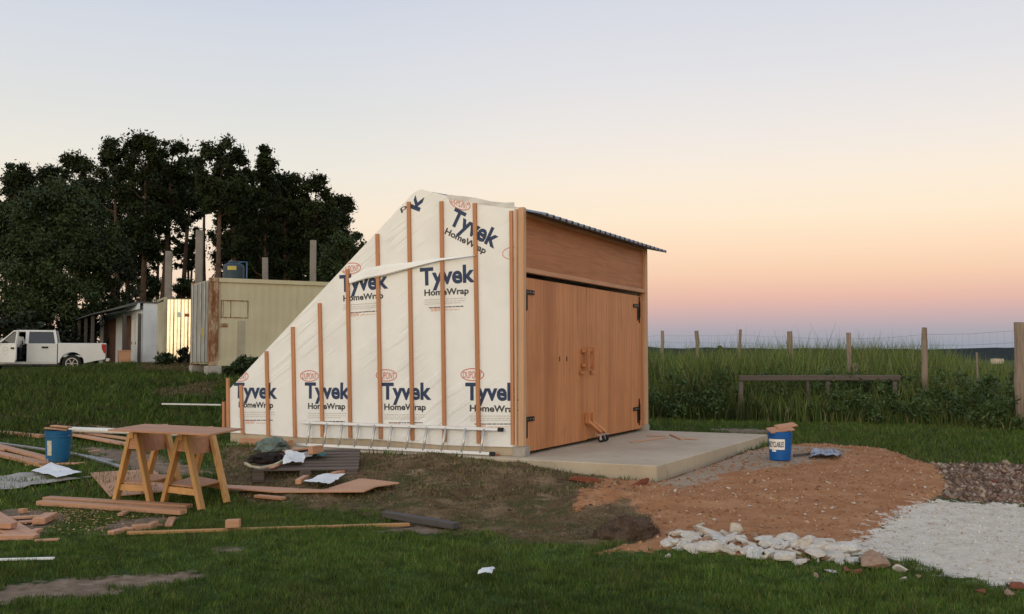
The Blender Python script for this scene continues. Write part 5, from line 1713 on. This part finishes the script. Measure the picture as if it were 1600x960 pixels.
tree('leafy_tree', 232, 432, 36, 490, 66, 'low green leafy tree in the sky gap above the white hut', 'leafy trees', 'leafy', cols=LEAFY)
tree('leafy_tree', 286, 436, 30, 490, 68, 'low green leafy tree in the sky gap above the shiny container door', 'leafy trees', 'leafy', cols=LEAFY)
for k, (px, lb) in enumerate(((250, 'slim bare trunked tree at the left of the sky gap'), (286, 'slim bare trunked tree in the middle of the sky gap'), (298, 'slim bare trunked tree beside the tallest concrete post'))):
    tree('slim_tree', px + 4, 330 + 12 * k, 20, 420, 72, lb, 'slim trees in the sky gap', 'pine', trunk=px, dens=.6)

# shrubs
def shrub(px, py, w_px, h_px, D, label, group, cols=LEAFY, n=14, name='shrub', size=.09, cnt=110):
    b = at_y(px, py, D); zg = min(b.z, Hs(b.x, D) + .05) if D < 60 else b.z
    s = D / F
    root = empty(name, (b.x, D, zg), 0, label, 'shrub', group)
    cl, rad = [], []
    Rw, Rh = w_px * s / 2, h_px * s
    for k in range(n):
        a = RNG.uniform(0, 6.28); r0 = Rw * math.sqrt(RNG.uniform(0, .8)); z = Rh * RNG.uniform(.12, .85) * (1 - .5 * (r0 / Rw) ** 2)
        cl.append((r0 * math.cos(a), r0 * math.sin(a), z)); rad.append(Rw * RNG.uniform(.22, .38))
    V, I, Cc = leaf_cloud(cl, rad, [cnt] * n, size, cols, .8)
    np_mesh('foliage', V, I, 4, M['leaf'], Cc, root)
    m_ = MB()
    for k in range(5): m_.tube([(0, 0, -.05), Vector(cl[k]) * .55, cl[k]], [.022, .015, .006], 5)
    m_.build('stems', M['bark'], root)
    return root
shrub(385, 590, 52, 42, 27.5, 'dark weedy bush against the cream container side', 'shrubs by the containers')
shrub(365, 592, 26, 26, 27.0, 'smaller weed clump at the concrete block of the cream container', 'shrubs by the containers', n=9)
shrub(291, 556, 26, 33, 38.3, 'dark leaf clump standing in for a dark reflection in the shiny container door', 'shrubs by the containers', cols=((.010, .012, .008), (.016, .020, .011)), n=10)  # added leaf clump, stands in for a dark tree reflection in the door leaf
shrub(262, 572, 38, 22, 38.5, 'low weeds at the foot of the shiny container door', 'shrubs by the containers', n=9)
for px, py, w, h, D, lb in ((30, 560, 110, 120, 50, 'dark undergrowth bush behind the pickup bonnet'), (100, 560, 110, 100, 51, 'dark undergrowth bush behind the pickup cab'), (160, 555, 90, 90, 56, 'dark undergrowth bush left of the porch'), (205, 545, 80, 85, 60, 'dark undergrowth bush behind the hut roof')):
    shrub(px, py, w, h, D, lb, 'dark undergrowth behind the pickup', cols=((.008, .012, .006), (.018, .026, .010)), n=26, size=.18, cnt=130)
shrub(1131, 560, 22, 24, 62, 'dark round bush standing beyond the fence left of the middle posts', 'bushes beyond the fence', cols=PINE, n=10, size=.12)
shrub(1018, 560, 12, 20, 44, 'thin twiggy bush beyond the weeds right beside the shed', 'bushes beyond the fence', cols=PINE, n=5, size=.1, cnt=40)
shrub(1282, 562, 40, 14, 90, 'low pale bush on the far field behind the knotty fence post', 'bushes beyond the fence', cols=PINE, n=8, size=.16)

# ------------------------------------------------------------------ fence, rail, farmhouse
def fence():
    root = empty('wire_fence', (8, 25, Hs(8, 25)), 0, 'wire mesh fence on rough timber posts crossing the weeds', 'fence')
    o_ = Vector(root.location)
    px = [1593, 1444, 1325.5, 1235, 1156, 1089, 1035]; yt = [504, 512, 520, 518, 515, 517, 517]; w = [17, 9, 7.5, 8, 5, 6.5, 5]
    tops = []
    for k in range(7):
        D = 20 + 2.8 * k
        t = at_y(px[k], yt[k], D); zg = Hs(t.x, D) - .2
        r0 = w[k] * D / F / 2
        rg = random.Random(k)
        pts = [Vector((t.x + rg.uniform(-.02, .02), D, zg + (t.z - zg) * i / 6)) for i in range(7)]
        m_ = MB(); m_.tube(pts, [r0 * rg.uniform(.85, 1.15) for _ in pts], 9)
        if k == 3:
            for q in range(4): m_.tube([pts[5 - q], pts[5 - q] + Vector((rg.choice((-1, 1)) * r0 * 1.4, -.03, .08))], [r0 * .6, r0 * .3], 6)
        m_.build('post', M['post'], root, origin=o_)
        tops.append((t.x, D, t.z))
    tops = [(tops[0][0] + 1.0, 17.2, tops[0][2])] + tops + [(tops[-1][0] - .8, 39.6, tops[-1][2])]
    m_ = MB()
    for a, b in zip(tops, tops[1:]):
        A, B = Vector(a), Vector(b)
        for h in (.16, .40, .64, .9, 1.2):
            mid = A.lerp(B, .5) - Vector((0, 0, h + .03))
            m_.tube([A - Vector((0, 0, h)), mid, B - Vector((0, 0, h))], .0022, 4, cap=False)
        n = 14
        for k in range(n):
            p = A.lerp(B, k / n)
            m_.tube([p - Vector((0, 0, .18)), p - Vector((0, 0, 1.2))], .0011, 3, cap=False)
    m_.build('wire_mesh', M['wire'], root, origin=o_)
fence()
def stake(px, yt, yb, D, w, lb, grp, mat='post'):
    t = at_y(px, yt, D); zg = Hs(t.x, D) - .1; r0 = w * D / F / 2
    m_ = MB(); m_.tube([(0, 0, 0), (.01, 0, (t.z - zg) * .5), (0, 0, t.z - zg)], [r0, r0 * .95, r0 * 1.02], 8)
    tag(m_.build('stake', M[mat], matrix=Matrix.Translation((t.x, D, zg))), lb, 'stake', grp)
stake(1417, 552, 575, 33, 3, 'thin pale stake in the weeds behind the tallest fence post', 'stakes in the weeds')
stake(1526, 551, 590, 24, 3, 'thin pale stake in the weeds left of the thick right hand post', 'stakes in the weeds')
stake(1368, 551, 565, 38, 2.5, 'thin stake in the weeds between the rail and the tallest post', 'stakes in the weeds')
stake(1331, 541, 560, 40, 3, 'short dark stake beside the middle fence post', 'stakes in the weeds', 'dark_wood')
stake(1337, 568, 590, 24.5, 9, 'thick grey stump post behind the low rail', 'stakes in the weeds')
def rail():
    D = 22.6
    a, b = at_y(1155, 591, D), at_y(1407, 590.5, D)
    root = empty('timber_rail', (a.x, D, Hs(a.x, D)), 0, 'low grey timber rail on short posts standing in the weeds', 'rail')
    o_ = Vector(root.location)
    m_ = MB(); m_.beam(a, b, .09, .12); m_.build('beam', M['grey_wood'], root, origin=o_, bevel=.01)
    for px in (1158, 1262, 1293, 1398):
        t = at_y(px, 596, D); w = .085 if px != 1262 else .05
        m_ = MB(); m_.box((t.x, D + .02, (t.z + Hs(t.x, D)) / 2 - .05), (w, .09, t.z - Hs(t.x, D) + .08)); m_.build('post', M['grey_wood'], root, origin=o_, bevel=.006)
rail()
p = at_y(1558, 566, 330)
fh = empty('farm_building', (p.x, 330, p.z - .6), 0, 'tiny pale farm building far away at the right below the ridge', 'building')
m_ = MB(); m_.box((0, 0, .85), (3.0, 3, 1.7)); m_.build('wall', M['farm_white'], fh)
m_ = MB(); m_.prism([(-1.6, -1.6, 1.7), (1.6, -1.6, 1.7), (0, -1.6, 1.95)], (0, 3.2, 0)); m_.build('roof', M['darkroof'], fh)

# ------------------------------------------------------------------ grass and weeds (uncountable)
def blades(name, P, h, w, lean, cols, mat, label, cat, seg=1):
    n = len(P)
    ang = RNG.uniform(0, 2 * math.pi, n)
    dx, dy = np.cos(ang), np.sin(ang)
    la = RNG.uniform(0, 2 * math.pi, n); ll = h * lean * RNG.uniform(.2, 1.0, n)
    tip = P + np.stack([np.cos(la) * ll, np.sin(la) * ll, h * (1 - .25 * RNG.uniform(0, 1, n) * lean)], 1)
    side = np.stack([dx, dy, np.zeros(n)], 1) * (w / 2)[:, None]
    if seg == 1:
        V = np.empty((n * 3, 3)); V[0::3] = P - side; V[1::3] = P + side; V[2::3] = tip
        return tag(np_mesh(name, V, np.arange(n * 3), 3, mat, np.repeat(cols, 3, 0)), label, cat, kind='stuff')
    mid = P * .5 + tip * .5 + np.stack([-np.cos(la) * ll * .18, -np.sin(la) * ll * .18, h * .08], 1)
    V = np.empty((n * 5, 3)); V[0::5] = P - side; V[1::5] = P + side; V[2::5] = mid + side * .8; V[3::5] = mid - side * .8; V[4::5] = tip
    b = np.arange(n) * 5
    idx = np.stack([b, b + 1, b + 2, b, b + 2, b + 3, b + 3, b + 2, b + 4], 1).ravel()
    return tag(np_mesh(name, V, idx, 3, mat, np.repeat(cols, 5, 0)), label, cat, kind='stuff')
def pal(n, cs, p=None):
    cs = np.array(cs); k = RNG.choice(len(cs), n, p=p)
    return cs[k] * RNG.uniform(.75, 1.25, (n, 1))
GREENS = [(.044, .074, .014), (.068, .104, .020), (.100, .138, .030), (.128, .138, .044), (.16, .135, .062)]
def scatter(n, y0, y1, xl=-.6, xr=.6, power=1.0):
    u = RNG.uniform(0, 1, n)
    k = 2 - power
    y = (y0 ** k + u * (y1 ** k - y0 ** k)) ** (1 / k)
    x = y * RNG.uniform(xl, xr, n)
    return x, y
def ground_z(x, y):
    return surf(x, y)
def lawn(n, y0, y1, hmin, hmax, wmin, wmax, power, name, label, xl=-.6, xr=.6, seg=1, lean=.7, keep=None, tone=1.0):
    x, y = scatter(n, y0, y1, xl, xr, power)
    m = masks(x, y)
    nz = fbm(x, y, 1.3, 21); nz2 = fbm(x, y, 6, 22, 2)
    bare = np.clip(m['orange'] + m['white'] + m['grey'] + m['till'] * .93 + m['sand'] * .9, 0, 1)
    thr = .5 + (nz2 - .5) * .9
    ok = (bare < np.clip(thr, .15, .9)) & (poly_sd(x, y, SLAB) < -.03)
    ok &= ~((m['brown'] > thr) & (RNG.uniform(0, 1, n) > .8))
    ok &= RNG.uniform(0, 1, n) < np.clip(.35 + 1.6 * nz, .3, 1)
    if keep is not None: ok &= keep(x, y)
    x, y, mb_, nz = x[ok], y[ok], m['brown'][ok], nz[ok]
    k = len(x)
    c = pal(k, GREENS, [.27, .30, .24, .12, .07])
    c = c * (0.62 + .62 * fbm(x, y, .45, 30))[:, None] * (.45 + 1.1 * fbm(x, y, 9.0, 37, 2))[:, None]
    br = mb_ + (fbm(x, y, 2.2, 31) - .5) * .8 > .5
    c[br] = pal(int(br.sum()), [(.14, .094, .054), (.22, .155, .092), (.085, .055, .032), (.07, .085, .028)])
    dry = RNG.uniform(0, 1, k) < np.clip((nz - .55) * 1.2, .01, .3)
    c[dry] = pal(int(dry.sum()), [(.13, .105, .055), (.09, .08, .035)])
    c = c * tone * np.array([.96, 1.08, .88])
    h = RNG.uniform(hmin, hmax, k) * (.35 + 1.25 * fbm(x, y, 5.5, 33, 3)); h[br] *= .55
    P = np.stack([x, y, ground_z(x, y) - .008], 1)
    return blades(name, P, h, RNG.uniform(wmin, wmax, k), lean, c, M['grass'], label, 'grass', seg)
lawn(400000, 5.6, 11.5, .02, .065, .004, .009, 1.2, 'grass', 'short dark green lawn grass in the foreground')
lawn(190000, 11, 24, .04, .11, .010, .02, 1.0, 'grass', 'mown grass around the shed and before the weeds', xl=-.62, xr=.62)
lawn(130000, 17, 45, .07, .20, .012, .026, 1.0, 'rough_grass', 'rough long grass on the bank below the pickup', xl=-.62, xr=-.12, seg=2, tone=.68, keep=lambda x, y: (x < -4.5))


# crumbs of stone and soil (uncountable)
def crumbs(name, polys_px_box, n, reg, size, colset, label, lift=.0):
    xs_, ys_ = [], []
    x = RNG.uniform(*polys_px_box[0], n * 6); y = RNG.uniform(*polys_px_box[1], n * 6)
    m = masks(x, y)[reg]
    ok = (m > .5) & (poly_sd(x, y, SLAB) < -.02)
    x, y = x[ok][:n], y[ok][:n]; k = len(x)
    r0 = size[0] + (size[1] - size[0]) * RNG.uniform(0, 1, k) ** 4
    base = np.array([(1, 0, 0), (-.5, .87, 0), (-.5, -.87, 0), (.1, .1, .8), (0, 0, -.5)])
    tri = np.array([(0, 1, 3), (1, 2, 3), (2, 0, 3), (1, 0, 4), (2, 1, 4), (0, 2, 4)])
    a = RNG.uniform(0, 6.28, k); ca, sa = np.cos(a), np.sin(a)
    jit = RNG.uniform(.6, 1.3, (k, 5, 3))
    b = base[None] * jit * r0[:, None, None]
    V = np.stack([b[..., 0] * ca[:, None] - b[..., 1] * sa[:, None], b[..., 0] * sa[:, None] + b[..., 1] * ca[:, None], b[..., 2]], -1)
    V += np.stack([x, y, surf(x, y) + lift], 1)[:, None, :]
    idx = (np.arange(k)[:, None, None] * 5 + tri[None]).ravel()
    c = pal(k, colset)
    tag(np_mesh(name, V.reshape(-1, 3), idx, 3, M['crumb'], np.repeat(c, 5, 0)), label, 'gravel', kind='stuff')
M['crumb'] = mat_vcol('stone_crumbs', .95, .05)
crumbs('mound_gravel', ((-1, 9), (8, 18)), 9000, 'orange', (.005, .03), [(.30, .14, .07), (.36, .18, .09), (.24, .11, .055), (.42, .28, .18), (.33, .17, .09)], 'fine stones scattered over the orange dirt mound')
crumbs('white_gravel', ((2.5, 9), (6, 13)), 6000, 'white', (.004, .018), [(.60, .545, .46), (.55, .49, .41), (.62, .57, .49), (.52, .46, .38), (.40, .31, .235)], 'crushed white gravel crumbs')
crumbs('soil_clods', ((4, 12), (9, 16)), 7000, 'till', (.012, .06), [(.17, .11, .08), (.25, .17, .125), (.11, .07, .05), (.33, .25, .19)], 'crumbly brown soil clods on the tilled ground at the right')
crumbs('soil_crumbs', ((-8, 3), (8, 17)), 3500, 'brown', (.006, .03), [(.14, .092, .06), (.20, .14, .09), (.09, .06, .04)], 'brown soil crumbs among the dry grass before the shed')
def turf_clod():
    c = gnd(985, 846)
    bm = bmesh.new(); bmesh.ops.create_icosphere(bm, subdivisions=4, radius=1)
    for v in bm.verts:
        p = v.co.copy(); k = 1 + .22 * mnoise.noise(p * 1.7) + .10 * mnoise.noise(p * 5.5) + .05 * mnoise.noise(p * 13)
        v.co = Vector((p.x * .30 * k, p.y * .26 * k, max(-.3, p.z) * .20 * k))
    vs = np.array([v.co[:] for v in bm.verts]); nn = np.array([v.normal[:] for v in bm.verts])
    me = bpy.data.meshes.new('turf_clod'); bm.to_mesh(me); bm.free(); me.materials.append(M['turf'])
    o = bpy.data.objects.new('turf_clod', me); COL.objects.link(o); o.location = (c.x, c.y + .12, c.z)
    tag(o, 'dark brown lump of dry turf left of the pale rubble row', 'turf clod')
    up = vs[vs[:, 2] > -.02]; k = 2600
    P = up[RNG.choice(len(up), k)] + RNG.normal(size=(k, 3)) * .012
    h = RNG.uniform(.012, .035, k)
    g = blades('dry_grass', P, h, RNG.uniform(.003, .007, k), 1.6, pal(k, [(.12, .08, .055), (.17, .125, .085), (.075, .05, .035)]), M['grass'], None, None)
    for kk in ('kind',):
        g['kind'] = 'stuff'
    g.parent = o
M['turf'] = mat_plain('dry_turf', (.10, .066, .045), .98, 0, .3, 9, .8, .1, 30)
turf_clod()

# sawdust
def flecks():
    P = []
    for px, py, n, r0 in ((90, 815, 260, .16), (105, 806, 260, .18), (160, 828, 160, .2), (190, 815, 160, .25)):
        c = gnd(px, py)
        for k in range(n):
            a, b = RNG.normal(size=2) * r0
            P.append((c.x + a * 1.3, c.y + b, Hs(c.x + a, c.y + b) + .02 + RNG.uniform(0, .02)))
    P = np.array(P); n = len(P)
    return blades('sawdust', P, RNG.uniform(.004, .015, n), RNG.uniform(.01, .03, n), 2.5, pal(n, [(.42, .25, .14), (.5, .33, .2), (.33, .19, .1)]), M['grass'], 'scattered wood shavings on the bare soil at the left', 'sawdust')
flecks()

# tall weeds
def weeds():
    n = 118000
    y = 18.6 + 28 * RNG.uniform(0, 1, n) ** 2.0
    x = y * RNG.uniform(.02, .66, n)
    edge = 21.6 + 1.2 * (1 - sst(2.5, 7, x)) - 2.5 * sst(8.2, 10.5, x) + (fbm(x, y * 0, .6, 40) - .5) * 1.0
    ok = (y > edge) & ((x > 2.6) | (y > 23))
    x, y, edge = x[ok], y[ok], edge[ok]
    k = len(x)
    front = np.clip((y - edge) / 2.6, 0, 1)
    big_ = fbm(x, y, .55, 41)
    h = (.42 + 1.12 * front) * (.40 + 1.1 * big_) * RNG.uniform(.55, 1.12, k) * np.where(RNG.uniform(0, 1, k) < .03, 1.22, 1.0)
    h = h * (1 - .30 * sst(.42, .47, x / y))
    c = pal(k, [(.036, .060, .016), (.058, .088, .022), (.092, .122, .032), (.145, .165, .046), (.17, .15, .075)], [.22, .28, .27, .16, .07])
    c = c * (.40 + 1.2 * fbm(x, y, .7, 43))[:, None] * (.85 + .5 * front)[:, None]
    P = np.stack([x, y, surf(x, y) - .03], 1)
    blades('tall_weeds', P, h, RNG.uniform(.014, .032, k), .38, c, M['grass'], 'tall tangled green weeds along the fence right of the shed', 'weeds', 2)
    # broad leaves
    cl, rad = [], []
    for q in range(900):
        yy = 18.8 + 6.4 * RNG.uniform() ** 1.6; xx = yy * RNG.uniform(.13, .62)
        e_ = 21.5 + 1.2 * (1 - float(sst(2.5, 7, xx))) - 2.5 * float(sst(8.2, 10.5, xx))
        if yy < e_ or xx < 2.7: continue
        if fbm(np.array([xx]), np.array([yy]), .55, 51)[0] < .42: continue
        t = min(1, (yy - e_) / 1.4)
        cl.append((xx, yy, Hs(xx, yy) + RNG.uniform(.1, .35 + .65 * t))); rad.append(RNG.uniform(.14, .32))
    V, I, Cc = leaf_cloud(cl, rad, [90] * len(cl), .05, ((.026, .050, .013), (.075, .115, .032)), .8)
    tag(np_mesh('broadleaf_weeds', V, I, 4, M['leaf'], Cc), 'broad leaved weeds massed along the front of the tall weeds', 'weeds', kind='stuff')
weeds()
